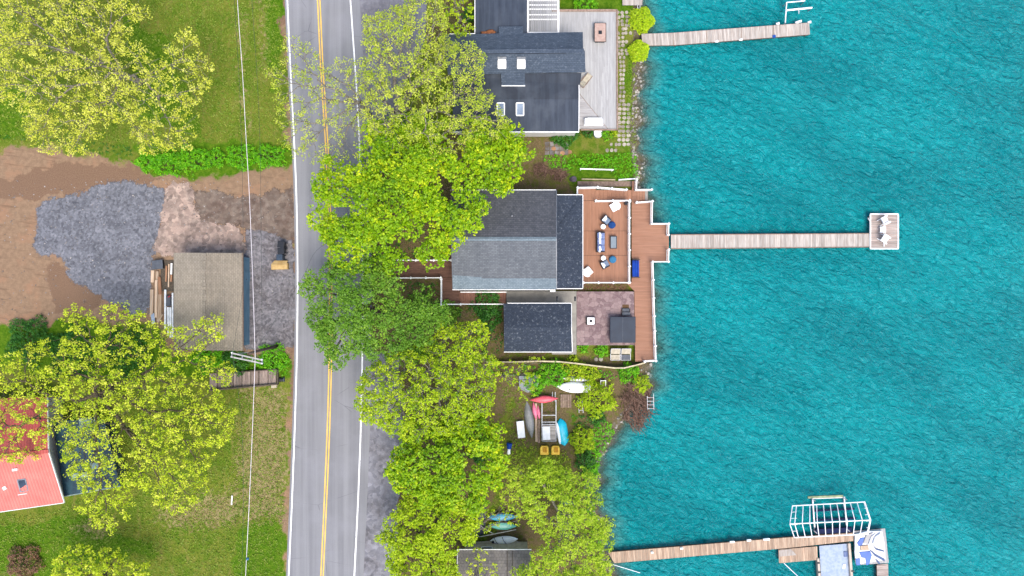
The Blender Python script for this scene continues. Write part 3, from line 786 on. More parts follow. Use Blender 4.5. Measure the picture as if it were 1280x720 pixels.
# ---- concrete, patio, small outbuilding
tag(obj('concrete_landing', MB().prism(lw(ppoly([(633, 364), (720.6, 364), (720.6, 443), (690, 443), (690, 440), (633, 440)], ZPAT)), -2.0, ZPAT), M['concrete']), 'pale concrete landing', 'ground', kind='structure')
tag(obj('patio', MB().prism(lw(ppoly([(720.8, 364.4), (792.6, 364.4), (793.4, 431.5), (720.8, 431.5)], ZPAT)), -2.0, ZPAT + .01), M['paver']), 'reddish stone patio', 'ground', kind='structure')
ob = empty('small_outbuilding', W(672, 410, ZPAT), 'small outbuilding with a dark speckled hip roof south of the main house', 'outbuilding')
ob_z = 1.5
obj('wall', MB().prism(lw(prect(634, 384, 711, 435, ob_z)), -1.9, ob_z - .1), M['siding'], ob)
E = [W(629.5, 379.5, ob_z), W(714, 379.5, ob_z), W(715, 439.5, ob_z), W(630, 439.5, ob_z)]
r0, r1 = W(630, 409.5, 2.1), W(714, 409.5, 2.1)
obj('roof', MB().slab([E[0], E[1], r1, r0], .1), M['sh_dark'], ob)
obj('roof', MB().slab([r0 - Vector((0, .003, 0)), r1 - Vector((0, .003, 0)), E[2], E[3]], .1), M['sh_dark'], ob)
tr = MB(); fascia(tr, [E[0] + Vector((.4, .045, 0)), E[1] + Vector((0, .045, 0))]); fascia(tr, [E[3] - Vector((0, .045, 0)), E[2] - Vector((0, .045, 0))]); fascia(tr, [E[1] + Vector((.04, 0, 0)), r1 + Vector((.04, 0, 0)), E[2] + Vector((.04, 0, 0))], .05, .14)
obj('gutter', tr, M['white'], ob)
window(ob, Vector((W(711, 410, ob_z).x + .02, W(711, 410, ob_z).y, .3)), .9, 1.0, (1, 0, 0), M['white'], M['glass_dk'])

# ---- grey house at the top
nh = empty('neighbour_house', W(660, 90, -.8), 'sprawling dark roofed house with skylights at the top of the photo', 'house')
obj('wall', MB().prism(lw(prect(566, 46, 722, 160, 2.6)), -1.4, 2.35), M['siding'], nh)
obj('wall', MB().prism(lw(prect(598, -36, 655, 38, 2.8)), -1.4, 2.6), M['siding'], nh)
obj('flat_roof', MB().slab([W(594, -44, 2.95), W(659, -44, 2.95), W(659, 42, 2.85), W(594, 42, 2.85)], .14), M['rolled'], nh)
t0 = MB(); fascia(t0, [W(593.6, -44, 2.98), W(593.6, 41, 2.9)], .07, .2); obj('white_edge', t0, M['white'], nh)
obj('roof', MB().slab([W(556, 43, 3.3), W(728.5, 40, 3.3), W(729, 63, 4.5), W(556, 65, 4.5)], .14), M['sh_blue'], nh)
obj('roof', MB().slab([W(556, 65.05, 4.5), W(731, 63.05, 4.5), W(732, 90, 3.35), W(560, 93, 3.35)], .14), M['sh_blue'], nh)
obj('gable_wall', MB().add([W(724, 44, 2.9), W(724, 88, 2.9), W(724, 64, 4.3)], [(0, 2, 1), (0, 1, 2)][:1]), M['siding'], nh)
obj('dormer_roof', MB().slab([W(623.5, 33, 3.12), W(654, 32.6, 3.12), W(654, 44, 3.42), W(623.5, 44, 3.42)], .16), M['sh_blue'], nh)
obj('ridge_vent', MB().beam(W(585, 64.6, 4.56), W(730, 63.2, 4.56), .4, .06), M['sh_blue'], nh)
rl = MB(); rl.beam(W(596, 67.6, 4.5), W(708, 66.4, 4.5), .07, .05); rl.beam(W(596, 62.0, 4.5), W(728, 60.8, 4.5), .05, .05); obj('ridge_flashing', rl, M['rolled_black'], nh)
obj('lower_roof', MB().slab([W(566, 92.8, 3.1), W(727, 91, 3.1), W(725, 107, 2.9), W(723.4, 124, 2.82), W(566, 124, 2.82)], .12), M['rolled_black'], nh).__setitem__('label', 'blackest strip of rolled roofing under the shingles')
obj('lower_roof', MB().slab([W(566, 124.1, 2.82), W(723.4, 124.1, 2.82), W(723, 164, 2.4), W(566, 164, 2.4)], .12), M['rolled'], nh).__setitem__('label', 'lower sheet of rolled roofing with two skylights')
obj('dormer_roof', MB().slab([W(626, 90.5, 3.42), W(656, 90.2, 3.42), W(656.5, 106.5, 3.12), W(627, 106.5, 3.12)], .14), M['sh_blue'], nh)
t0 = MB(); fascia(t0, [W(627, 107.1, 3.12), W(656.5, 107.1, 3.12)], .06, .24); obj('dormer_edge', t0, M['white'], nh)
t0 = MB(); fascia(t0, [W(566, 164.8, 2.42), W(723.6, 164.8, 2.42)], .08, .24); fascia(t0, [W(723.8, 106, 2.92), W(723.8, 124, 2.84), W(723.5, 164.6, 2.42)], .06, .2); obj('white_edge', t0, M['white'], nh)
t0 = MB(); fascia(t0, [W(562, 42.4, 3.3), W(594, 42, 3.3)], .06, .16); obj('white_edge', t0, M['white'], nh)
def skylight(x0, y0, x1, y1, zt0, zt1, glass, curb=None):
    a = [W(x0, y0, zt0), W(x1, y0, zt0), W(x1, y1, zt1), W(x0, y1, zt1)]; up_ = Vector((0, 0, .1))
    f = MB()
    for i in range(4): f.beam(a[i] + up_ * .5, a[(i + 1) % 4] + up_ * .5, .11, .14)
    s = obj('skylight', f, M['white'], nh)
    obj('pane', MB().slab([p + up_ * .7 for p in a], .02), glass, s)
    if curb: obj('curb', MB().slab([W(x0 - 1, y0 - 4, zt0 + .2), W(x1 + 1, y0 - 4, zt0 + .2), W(x1 + 1, y0 - .8, zt0 + .02), W(x0 - 1, y0 - .8, zt0 + .02)], .08), M['grey_metal'], s)
M['pane_w'] = mat('milky white acrylic', (.5, .52, .56, 1), (.42, .45, .5, 1), 1, rough=.2)
for x in (623, 647): skylight(x, 75, x + 9, 85.5, 4.1, 3.6, M['pane_w'], 1)
for x in (621.5, 645.5): skylight(x, 129, x + 9, 144.5, 2.80, 2.62, M['glass'])
obj('drift', MB().blob(W(609, 41.2, 2.93), (.75, .22, .1), 10, 4, .3).blob(W(614, 40, 2.93), (.55, .25, .12), 10, 4, .3), M['pine'], nh, smooth=True)
nd_ = empty('grey_deck', W(735, 88, -1.2), 'silvery grey wooden deck wrapped round the top house', 'deck')
mb = MB().boards(lw(ppoly([(697, 14), (770, 14), (770.6, 161), (760, 161), (724, 116), (697, 116)], ZND)), math.pi / 2, .15, ZND, joint=3.6)
mb2 = MB().boards(lw(ppoly([(724.1, 117), (759.4, 161.2), (724.1, 161.2)], ZND)), 0, .15, ZND)
obj('deck_boards', mb, M['grey_wood_y'], nd_); obj('corner_boards', mb2, M['grey_wood_x'], nd_)
obj('deck_frame', MB().prism(lw(prect(690, 14.6, 770, 161, ZND)), ZND - .3, ZND - .05), M['rim'], nd_)
mb = MB(); mb.beam(W(690, 13.2, ZND + .03), W(771, 13.2, ZND + .03), .22, .2); mb.beam(W(771.2, 12.5, ZND + .03), W(771.6, 163, ZND + .03), .16, .2); mb.beam(W(726, 162.2, ZND + .03), W(771, 162.2, ZND + .03), .14, .2)
for i in range(9): v = W(771.3, 16 + i * 18, ZND); mb.box((v.x + .02, v.y, ZND - .4), (.12, .12, .95))
obj('rim', mb, M['rim'], nd_)
pg = empty('pergola', W(678, 15, -.6), 'white slatted pergola beside the flat black roof', 'pergola')
obj('floor_boards', MB().boards(lw(prect(655, -40, 697, 42, ZND)), math.pi / 2, .15, ZND), M['grey_wood_y'], pg)
zp = 2.6; mb = MB()
for x0, y0, x1, y1 in ((659.6, -40, 659.6, 41.2), (698, -40, 698, 41.2), (660.6, 41.2, 697, 41.2)): mb.beam(W(x0, y0, zp), W(x1, y1, zp), .16, .18)
obj('frame', mb, M['white'], pg)
mb = MB()
for y in (-32, -19, -6, .8, 6.4, 11.6, 18.6, 24.4): mb.beam(W(660.7, y, zp), W(697, y, zp), .1, .1)
obj('cross_beams', mb, M['white'], pg)
mb = MB()
for i in range(16): mb.beam(W(662.3 + i * 2.25, -40, zp + .1), W(662.3 + i * 2.25, 40, zp + .1), .06, .05)
obj('slats', mb, M['grey_wood_y'], pg)
for x, y in ((659.6, 41), (698, 41), (698, -38)):
    v = W(x, y, zp); obj('post', MB().box((v.x, v.y, (zp - .09 + ZND) / 2), (.12, .12, zp - .09 - ZND)), M['white'], pg)
ob2 = MB().blob(W(664, 38, ZND + .1), (.35, .25, .12), 8, 4, .3)
# small deck at the very top
td = empty('small_dock', W(789, 2, -1.6), 'small grey plank landing at the top edge by the water', 'dock')
obj('deck_boards', MB().boards(lw(prect(778, -40, 803, 6.5, -1.2)), math.pi / 2, .16, -1.2), M['dock_grey'], td)
mb = MB()
for x, y in ((780, 4), (801, 4), (801, -20)): v = W(x, y, -1.2); mb.tube([(v.x, v.y, -3), (v.x, v.y, -1.24)], .07)
obj('piles', mb, M['pile'], td)
obj('ladder', MB().tube([W(797, 6, -1.1), W(797, 11, -1.3), W(797, 11.5, -2.2)], .04).tube([W(800, 6, -1.1), W(800, 11, -1.3), W(800, 11.5, -2.2)], .04).beam(W(797, 10, -1.3), W(800, 10, -1.3), .06, .03), M['alu'], td)

# ---- shed on the lot
sd_ = empty('shed', W(262, 377, 0), 'shed with worn brown roof and a blue wall facing the road', 'shed')
zs, zsr = 2.5, 3.3
obj('wall', MB().prism([(W(221, 377, zs).x, W(0, 321, zs).y), (W(312, 377, 0).x, W(0, 321, zs).y), (W(312, 377, 0).x, W(0, 433, zs).y), (W(221, 377, zs).x, W(0, 433, zs).y)], 0, zs - .16), M['blue_siding'], sd_)
wl = MB(); xw = W(312, 377, 0).x + .012
for i in range(9): y = W(0, 325 + i * 13, zs).y; wl.box((xw, y, zs / 2 - .1), (.03, .06, zs - .25))
obj('battens', wl, M['blue_siding'], sd_)
a = obj('roof', MB().slab([W(217, 316, zs + .1), W(255.5, 316, zsr), W(256, 438, zsr), W(217.5, 438, zs + .1)], .1), M['sh_brown'], sd_)
b = obj('roof', MB().slab([W(255.6, 316, zsr), W(302.5, 316.3, zs), W(303, 438.5, zs), W(256.1, 438, zsr)], .1), M['sh_brown'], sd_)
mb = MB()
for i in range(26): mb.box(W(255.2 + R.uniform(-.4, .6), 318.5 + i * 4.65, zsr + .03), (.28 + R.uniform(-.05, .1), .3, .05), 0, R.random(), ('Y', R.uniform(-.1, .1)))
obj('ridge_cap', mb, M['sh_brown'], sd_)
mb = MB()
for i in range(17):
    t = (i + .5) / 17; x = 256.5 + t * 46; z = zsr + (zs - zsr) * t
    mb.beam(W(x, 316.4, z + .015), W(x + .4, 438.2, z + .015), .05, .04)
obj('roof_seams', mb, M['sh_brown'], sd_)
t0 = MB(); fascia(t0, [W(303.3, 316, zs), W(303.8, 439, zs)], .05, .16); obj('eave_board', t0, M['rim'], sd_)
dr = MB().box((xw + .02, W(0, 345, zs).y, 1.05), (.05, 1.0, 2.05)); dd_ = obj('door', dr, M['blue_siding'], sd_); obj('handle', MB().box((xw + .07, W(0, 349, zs).y, 1.0), (.06, .05, .14)), M['black'], dd_)

# ---- red roofed house
rh = empty('red_roof_house', W(20, 570, 0), 'house with a ribbed red metal roof at the left edge', 'house')
ze, zr = 2.8, 4.2
pts = lambda L, z: [(W(x, y, z).x, W(x, y, z).y) for x, y in L]
obj('wall', MB().prism(pts([(-60, 506), (55, 502), (57, 566), (72, 622), (-60, 640)], ze), -.1, ze - .15), M['siding'], rh)
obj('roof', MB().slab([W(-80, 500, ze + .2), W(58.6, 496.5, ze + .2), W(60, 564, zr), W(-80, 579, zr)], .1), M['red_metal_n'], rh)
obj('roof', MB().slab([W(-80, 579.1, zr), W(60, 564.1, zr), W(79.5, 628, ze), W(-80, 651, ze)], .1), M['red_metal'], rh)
obj('ridge_cap', MB().beam(W(-80, 579, zr + .04), W(60.5, 564, zr + .04), .36, .06), M['red_metal_n'], rh)
t0 = MB(); fascia(t0, [W(-80, 651.6, ze), W(79.8, 628.6, ze)], .06, .18); fascia(t0, [W(80, 628, ze), W(60.4, 564.5, zr), W(59, 497, ze + .2)], .05, .16); obj('trim', t0, M['white'], rh)
f = MB(); qd = [W(22, 600, 3.55), W(32, 598.4, 3.55), W(35.6, 612.5, 3.2), W(26, 614.5, 3.2)]
for i in range(4): f.beam(qd[i], qd[(i + 1) % 4], .12, .12)
s = obj('skylight', f, M['grey_metal'], rh); obj('pane', MB().slab([p + Vector((0, 0, .04)) for p in qd], .02), M['glass_dk'], s)
obj('roof_vent', MB().box(W(19, 587, 3.9), (.5, .22, .2), .15), M['white'], rh); obj('roof_vent', MB().box(W(6, 610, 3.45), (.35, .3, .16), .6), M['white'], rh)
obj('roof_patch', MB().box(W(28, 617.5, 3.15), (.9, .1, .06), .14), M['white'], rh)
M['teal'] = mat('dark teal tarp', C(48, 84, 98), C(30, 58, 74), 1.2, 4, .45, .4, .6, 3)
M['panel'] = mat('dusty translucent panel', C(160, 182, 176), C(120, 146, 148), 1.5, rough=.3)
an = empty('lean_to', W(110, 565, 0), 'low dark teal lean-to half hidden under the large tree beside the red roof', 'lean-to')
obj('wall', MB().prism(pts([(70, 532), (128, 530), (146, 602), (84, 614)], 1.9), 0, 1.75), M['teal'], an)
obj('roof', MB().slab([W(66, 526, 2.2), W(130, 524, 2.2), W(150, 607, 1.9), W(80, 620, 1.9)], .1), M['teal'], an)
for (x, y, w_, l_) in ((107, 528, 1.3, .9), (121, 527, .5, 1.0), (120, 582, 1.1, .6), (100, 594, 1.6, .5)):
    obj('roof_panel', MB().box(W(x, y, 2.2) + Vector((0, 0, .0)), (w_, l_, .05), .12), M['panel'], an)
t0 = MB(); fascia(t0, [W(80, 620.6, 1.92), W(150.5, 607.6, 1.92)], .1, .16); obj('eave_pipe', t0, M['panel'], an)

# ---- hut at the bottom
hu = empty('boat_hut', W(610, 705, -1), 'hut with weathered grey shingles at the bottom edge under the trees', 'hut')
zh = 1.6
zb_ = -1.4
yn = W(0, 679, 0).y
obj('wall', MB().prism([(W(580, 0, zh).x, W(0, 687.5, zh).y + .0 - .25), (W(660, 0, zh).x, W(0, 687.5, zh).y - .25), (W(660, 0, zh).x, W(0, 775, zh).y), (W(580, 0, zh).x, W(0, 775, zh).y)], zb_, zh - .1), M['tan_wall'], hu)
obj('roof', MB().slab([W(572, 687.5, zh), W(664, 687.5, zh), W(664, 735, zh + .9), W(572, 735, zh + .9)], .1), M['sh_hut'], hu)
obj('roof', MB().slab([W(572, 735.1, zh + .9), W(664, 735.1, zh + .9), W(664, 785, zh), W(572, 785, zh)], .1), M['sh_hut'], hu)
t0 = MB(); fascia(t0, [W(571.6, 687, zh), W(664.4, 687, zh)], .06, .14); fascia(t0, [W(571.6, 687.4, zh), W(571.6, 735, zh + .9)], .06, .14); obj('trim', t0, M['white'], hu)
obj('roof_battens', MB().beam(W(634, 688, zh + .03), W(634, 734, zh + .93), .06, .05).beam(W(640.5, 688, zh + .03), W(640.5, 734, zh + .93), .06, .05), M['pile'], hu)
window(hu, Vector((W(608, 0, zh).x, W(0, 687.5, zh).y - .23, .5)), 1.1, .6, (0, 1, 0), M['white'], M['glass_dk'])
tag(obj('wooden_landing', MB().boards(lw(ppoly([(586, 678), (640, 674), (660, 682), (650, 694), (584, 694)], -1.0)), 0, .2, -.98), M['tan_wall']), 'tan plank landing between the hut and the paddle boards', 'platform')

# ---- docks
def dock(label, corners, ang, z, m, width=.2, piles=(), mb_extra=None, zbot=-4.0):
    c = sum((Vector((x, y, 0)) for x, y in corners), Vector()) / len(corners); p0 = W(c.x, c.y, z); p0.z = -2.0
    root = empty('dock', p0, label, 'dock')
    mb = MB()
    pol = lw(ppoly(corners, z)); mb.boards(pol, ang, width, z, .05, .018)
    obj('planks', mb, m, root)
    n = len(corners)
    # stringers under the planks along both long sides
    pl = [Vector((a, b, z - .14)) for a, b in pol]
    st_ = MB()
    cen = sum(pl, Vector()) / n
    ins = [p + (cen - p).normalized() * .12 for p in pl]
    for i in range(n): st_.beam(ins[i], ins[(i + 1) % n], .09, .17)
    obj('stringers', st_, M['pile'], root)
    pm = MB()
    for x, y in piles:
        v = W(x, y, z); pm.tube([(v.x, v.y, float(gz(v.x, v.y)) - .2), (v.x, v.y, z - .06)], .07, 8)
    obj('piles', pm, M['pile'], root)
    return root
dn = dock('bleached wooden dock slanting slightly up from the two ball shrubs at the top', [(802, 42.3), (842, 41), (1011.5, 28.3), (1012.5, 43), (842, 56.5), (803, 57)], math.pi / 2 + math.radians(4.3), -1.35, M['dock_grey'], .19, [(845, 43), (845, 55), (884, 40), (884, 52), (930, 36), (930, 48), (970, 33), (970, 45), (1009, 30), (1009, 42)])
mb = MB()
for x in (842, 884, 927, 968): mb.beam(W(x - 0, 57 - (x - 842) * .08, -1.33), W(x - .8, 41.2 - (x - 842) * .076, -1.33), .05, .03)
obj('cross_boards', mb, M['rim'], dn)
for x, y, w_ in ((895.5, 51.8, .42), (925.5, 49.6, .42), (972, 29.4, .36), (996, 27.8, .3), (999.5, 26.6, .36), (1011.5, 27.6, .3)):
    b_ = obj('bumper', MB().tube([W(x - 2, y + .3, -1.4), W(x + 2.2, y - .4, -1.34)], [.09, .14], 8), M['white_plastic'], dn, smooth=True)
M['blue'] = mat('bright blue plastic', C(16, 92, 190), C(12, 76, 166), 2, rough=.4)
obj('mooring_cleat', MB().box(W(967.5, 45.6, -1.3), (.3, .25, .22), .2), M['blue'], dn)
dm = dock('straight bleached dock reaching out to the square platform', [(838.5, 293), (1087, 291.5), (1087, 308.8), (838.5, 311)], math.pi / 2, -1.35, M['dock_grey'], .19, [(850, 295), (850, 309), (905, 295), (905, 309), (960, 294), (960, 308), (1015, 294), (1015, 308), (1065, 294), (1065, 307)])
mb = MB().beam(W(838.5, 293.4, -1.34), W(1086.5, 291.9, -1.34), .06, .05).beam(W(838.5, 310.6, -1.34), W(1086.5, 308.5, -1.34), .06, .05); obj('edge_rail', mb, M['rim'], dm)
M['dock_grey_x'] = wood('bleached platform planks', C(206, 190, 180), C(184, 164, 154), (.4, 3, 1), .2)
dp = dock('square bleached platform at the end of the middle dock carrying white chairs', [(1087.4, 267.4), (1123, 267.4), (1123, 311), (1087.4, 311)], 0, -1.3, M['dock_grey_x'], .2, [(1090, 270), (1120, 270), (1090, 308), (1120, 308)])
mb = MB()
for a, b in (((1087.6, 267.6), (1122.8, 267.6)), ((1122.6, 268.3), (1122.6, 310.2)), ((1122.8, 310.9), (1087.6, 310.9)), ((1087.8, 310.2), (1087.8, 268.3))): mb.beam(W(*a, -1.29), W(*b, -1.29), .12, .1)
obj('white_edge', mb, M['white'], dp)
obj('ladder', MB().tube([W(1087.4, 277, -1.2), W(1085.2, 272.6, -1.1), W(1084.8, 272, -2.3)], .035), M['alu'], dp)
db = dock('warm tan dock rising gently from the feathery shore tree to the boat lift', [(760, 690.6), (985, 671.8), (1090, 664.5), (1090.6, 673.6), (985, 685), (768, 704)], math.pi / 2 + math.radians(4.6), -1.35, M['dock_tan'], .19, [(790, 690), (790, 701), (850, 685), (850, 696), (910, 680), (910, 691), (965, 676), (1030, 670), (1085, 666)])
for x, y, w_ in ((815, 690.5, .25), (852, 685.4, .3), (915, 677.2, .5), (936, 675.2, .45), (958, 674, .7)):
    obj('bumper', MB().box(W(x, y, -1.25), (w_, .2, .22), .08), M['white_plastic'], db, bevel=.04)
dq = dock('short tan dock platform tucked against the south side of the bottom dock', [(973, 687), (1021.5, 683), (1022, 700), (974, 704)], math.pi / 2 + math.radians(4.6), -1.37, M['dock_tan'], .2, [(978, 701), (1018, 697)])
obj('pale_plank', MB().prism(lw(ppoly([(974, 688), (989, 686.6), (996, 694), (974.5, 696)], -1.3)), -1.36, -1.33), M['dock_grey'], dq)
dz_ = dock('short weathered finger dock at the bottom beside the blue and white float', [(1096, 706), (1110, 704.5), (1112, 770), (1098, 770)], math.radians(3), -1.37, M['dock_grey_x'], .2, [(1099, 715), (1109, 715)])
dy = dock('square grey platform under the blue and white float', [(1066.5, 664), (1106.4, 660.6), (1111, 703.6), (1070, 706.5)], math.pi / 2, -1.33, M['grey_wood_y'], .2, [(1070, 668), (1103, 664), (1106, 700), (1072, 702)])
# ------------------------------------------------------------------ trees and plants
def leaves_mesh(name, cen, crnd, per, spread, size, m, parent, loc, up=1.15, out=None, flat=1.0, crw=0.7):
    """leaf-sized folded faces gathered round cluster centres"""
    n = len(cen) * per
    c = np.repeat(cen, per, 0)
    off = NR.normal(0, 1, (n, 3)); off /= np.linalg.norm(off, axis=1, keepdims=True) + 1e-9
    off *= (NR.uniform(0.1, 1, (n, 1)) ** 0.5) * spread; off[:, 2] *= flat
    p = c + off
    nrm = NR.normal(0, 0.55, (n, 3)); nrm[:, 2] += up
    nrm += off / max(spread, 1e-6) * 0.5
    nrm /= np.linalg.norm(nrm, axis=1, keepdims=True) + 1e-9
    t = NR.normal(0, 1, (n, 3)); t -= nrm * (t * nrm).sum(1, keepdims=True); t /= np.linalg.norm(t, axis=1, keepdims=True) + 1e-9
    b = np.cross(nrm, t)
    L = size * NR.uniform(0.65, 1.25, (n, 1)); Wd = L * NR.uniform(0.55, 0.8, (n, 1))
    drop = nrm * L * 0.18
    v = np.stack([p - t * L * .5 - drop * .5, p + b * Wd * .5, p + t * L * .5 - drop, p - b * Wd * .5], 1).reshape(-1, 3)
    q = np.arange(n * 4).reshape(-1, 4)
    r = np.clip(np.repeat(crnd, per) * crw + NR.uniform(0, 1, n) * (1 - crw), 0, 1)
    return npmesh(name, v, q, m, parent=parent, loc=loc, fdom={'rnd': r})

def limb(mb, p, q, r0, r1, n=5, seg=3, wig=0.07):
    d = q - p; L = d.length
    pts = [p]
    for i in range(1, seg):
        t = i / seg
        pts.append(p + d * t + Vector((R.gauss(0, 1), R.gauss(0, 1), R.gauss(0, .6))) * wig * L)
    pts.append(q)
    mb.tube(pts, [r0 + (r1 - r0) * i / seg for i in range(seg + 1)], n, caps=False)

def branching(mb_big, mb_small, p, S, cnt, r_unit, depth=0, expo=0.46):
    """split the targets S among limbs growing from p"""
    m = len(S)
    rad = lambda k: max(0.014, r_unit * k ** expo)
    if m <= 2 or depth > 11:
        for t in S:
            limb(mb_small, p, Vector(t), rad(1.0) * 1.2, 0.011, 3, 2, 0.08)
        return
    k = min(m, 6 if depth == 0 else R.choice((2, 2, 3)))
    idx = NR.choice(m, k, replace=False); ctr = S[idx].copy()
    for _ in range(5):
        lab = ((S[:, None] - ctr[None]) ** 2).sum(2).argmin(1)
        for j in range(k):
            if (lab == j).any(): ctr[j] = S[lab == j].mean(0)
    for j in range(k):
        T = S[lab == j]
        if len(T) == 0: continue
        f = 0.5 if len(T) > 3 else 0.7
        e = Vector(ctr[j]); q = p + (e - p) * f
        q.z = p.z + (e.z - p.z) * f * (0.85 if depth < 2 else 1)
        nS = len(T); big = rad(nS) > 0.045
        limb(mb_big if big else mb_small, p, q, rad(nS) * 1.08, rad(nS), 7 if big else 4, 4 if big else 2, 0.05 if big else 0.07)
        branching(mb_big, mb_small, q, T, cnt, r_unit, depth + 1, expo)

def in_poly(poly, n, margin=0):
    xs = [p[0] for p in poly]; ys = [p[1] for p in poly]
    out = []
    while len(out) < n:
        x = NR.uniform(min(xs), max(xs), 4 * n); y = NR.uniform(min(ys), max(ys), 4 * n)
        s = sdpoly(x, y, poly)
        k = s > margin
        out += list(zip(x[k], y[k], s[k]))
    return out[:n]

def bark_mat(name, c1, c2):
    return mat(name, c1, c2, 6, 5, 0.9, 0.1, 0.8, 24, stretch=(1, 1, 0.3))
BARK_PALE = bark_mat('pale grey bark', C(176, 168, 154), C(122, 114, 102))
BARK_GREY = bark_mat('grey brown bark', C(132, 120, 102), C(88, 78, 64))
LEAF_YEL = leaf_mat('young yellow green leaves', C(128, 162, 28, 1.05), C(190, 206, 42, 1.1), C(226, 228, 88, 1.15), 0.48)
LEAF_PALE = leaf_mat('sparse olive green leaves', C(134, 160, 42, 1.05), C(186, 202, 62, 1.1), C(218, 220, 100, 1.1), 0.5)
LEAF_MAPLE = leaf_mat('bright green maple leaves', C(62, 118, 10, .9), C(140, 180, 10, 1.0), C(212, 220, 30, 1.05), 0.42)
LEAF_DARK = leaf_mat('mid green leaves', C(74, 120, 30, 1.05), C(106, 150, 40, 1.05), C(150, 184, 56, 1.05), 0.42)
LEAF_SOFT = leaf_mat('soft pale yellow green leaves', C(160, 172, 52, 1.1), C(206, 208, 74, 1.15), C(228, 228, 122, 1.15), 0.5)
LEAF_LIME = leaf_mat('lime green leaves', C(120, 160, 14, 1.05), C(166, 192, 20, 1.05), C(200, 214, 48, 1.05), 0.45)
LEAF_WEED = leaf_mat('fresh green weeds', C(66, 140, 8, .95), C(104, 180, 10, .95), C(140, 200, 24, .95), 0.35)
LEAF_IVY = leaf_mat('deep green leaves', C(34, 84, 26, .95), C(54, 112, 30, .95), C(84, 142, 40, .95), 0.3)
LEAF_DRY = leaf_mat('dry brown leaves', C(120, 88, 70, .8), C(150, 108, 84, .7), C(120, 130, 50, .7), 0.2)
LEAF_FINE = leaf_mat('fine fresh green leaves', C(118, 156, 34, 1.05), C(170, 196, 46, 1.1), C(208, 216, 76, 1.1), 0.5)

def tree(name, label, poly, fork, zb, zt, density, per, spread, size, leaf, bark, runit=0.016, group=None, lobe=None, ball=1.0, trunk_h=3.0, cat='tree', bare=(), emergent=0.0):
    """poly: crown outline as seen from above; fork: pixel of the first fork; density: clusters per square metre of outline"""
    zm = (zb + zt) / 2; s = (H - zm) / H / K
    area = 0.5 * abs(sum(poly[i][0] * poly[(i + 1) % len(poly)][1] - poly[(i + 1) % len(poly)][0] * poly[i][1] for i in range(len(poly)))) * s * s
    n = int(area * density)
    pts = []
    if lobe:                                  # clumped crown: clusters sit on the upper shells of many lobes
        nl = max(6, int(area / (math.pi * lobe ** 2) * 3.2))
        L = in_poly(poly, nl, lobe / s * 0.2)
        mx = max(l[2] for l in L)
        lc = [(W(x, y, zm).x, W(x, y, zm).y, zb + (zt - zb - lobe) * (0.15 + 0.85 * math.sqrt(min(1, d / mx))) * R.uniform(0.75, 1.0), lobe * R.uniform(0.7, 1.25), R.random()) for x, y, d in L]
        per_l = max(1, n // nl)
        for (x, y, z, r, q) in lc:
            for _ in range(int(per_l * (r / lobe) ** 2)):
                u = NR.normal(0, 1, 3); u /= np.linalg.norm(u)
                if u[2] < -0.35: u[2] = -u[2]
                k = R.uniform(0.6, 1.0)
                pts.append((x + u[0] * r * k, y + u[1] * r * k, z + u[2] * r * k * 0.8, 0.5 * q + 0.5 * R.random()))
    else:                                     # open crown: clusters strung loosely through the whole volume
        L = in_poly(poly, n)
        mx = max(l[2] for l in L)
        for x, y, d in L:
            top = zb + (zt - zb) * math.sqrt(min(1, 0.12 + d / mx))
            z = top - (top - zb) * R.random() ** 1.6 * 0.8
            w = W(x, y, zm)
            pts.append((w.x, w.y, z, R.random()))
        P = np.array(pts)
        nc = max(4, int(len(P) / 9))          # gather them into sprays so that gaps open between
        ctr = P[NR.choice(len(P), nc, replace=False), :3]
        near = ctr[((P[:, None, :3] - ctr[None]) ** 2).sum(2).argmin(1)]
        P[:, :3] += (near - P[:, :3]) * NR.uniform(0.05, 0.36, (len(P), 1))
        pts = P.tolist()
    P = np.array(pts)
    fk = W(fork[0], fork[1], trunk_h)
    base = Vector((fk.x + R.uniform(-.3, .3), fk.y + R.uniform(-.3, .3), 0)); base.z = float(gz(base.x, base.y)) - 0.05
    root = empty(name, base, label, cat, group)
    big, small = MB(), MB()
    tg = P[:, :3]
    if len(tg) > 900 and lobe: tg = tg[NR.choice(len(tg), 900, replace=False)]
    r0 = runit * len(tg) ** 0.46
    fkz = Vector((fk.x, fk.y, max(trunk_h, zb * 0.5)))
    big.tube([base, base + Vector((0, 0, .25)), base.lerp(fkz, .5) + Vector((.05, -.04, 0)), fkz], [r0 * 1.6, r0 * 1.2, r0 * 1.08, r0], 10)
    if emergent:
        k = NR.choice(len(P), int(len(P) * emergent), replace=False); tg = np.concatenate([tg, P[k, :3] + np.array([0, 0, .75])])
    if len(bare): tg = np.concatenate([tg, np.array([W(*b) for b in bare])])
    branching(big, small, fkz, tg, len(tg), runit)
    o_ = len(big.v); big.v += small.v; big.f += [tuple(i + o_ for i in f) for f in small.f]; big.r += small.r
    obj('trunk', big, bark, root, smooth=True)
    leaves_mesh('crown', P[:, :3], P[:, 3], per, spread, size, leaf, root, base)
    return root

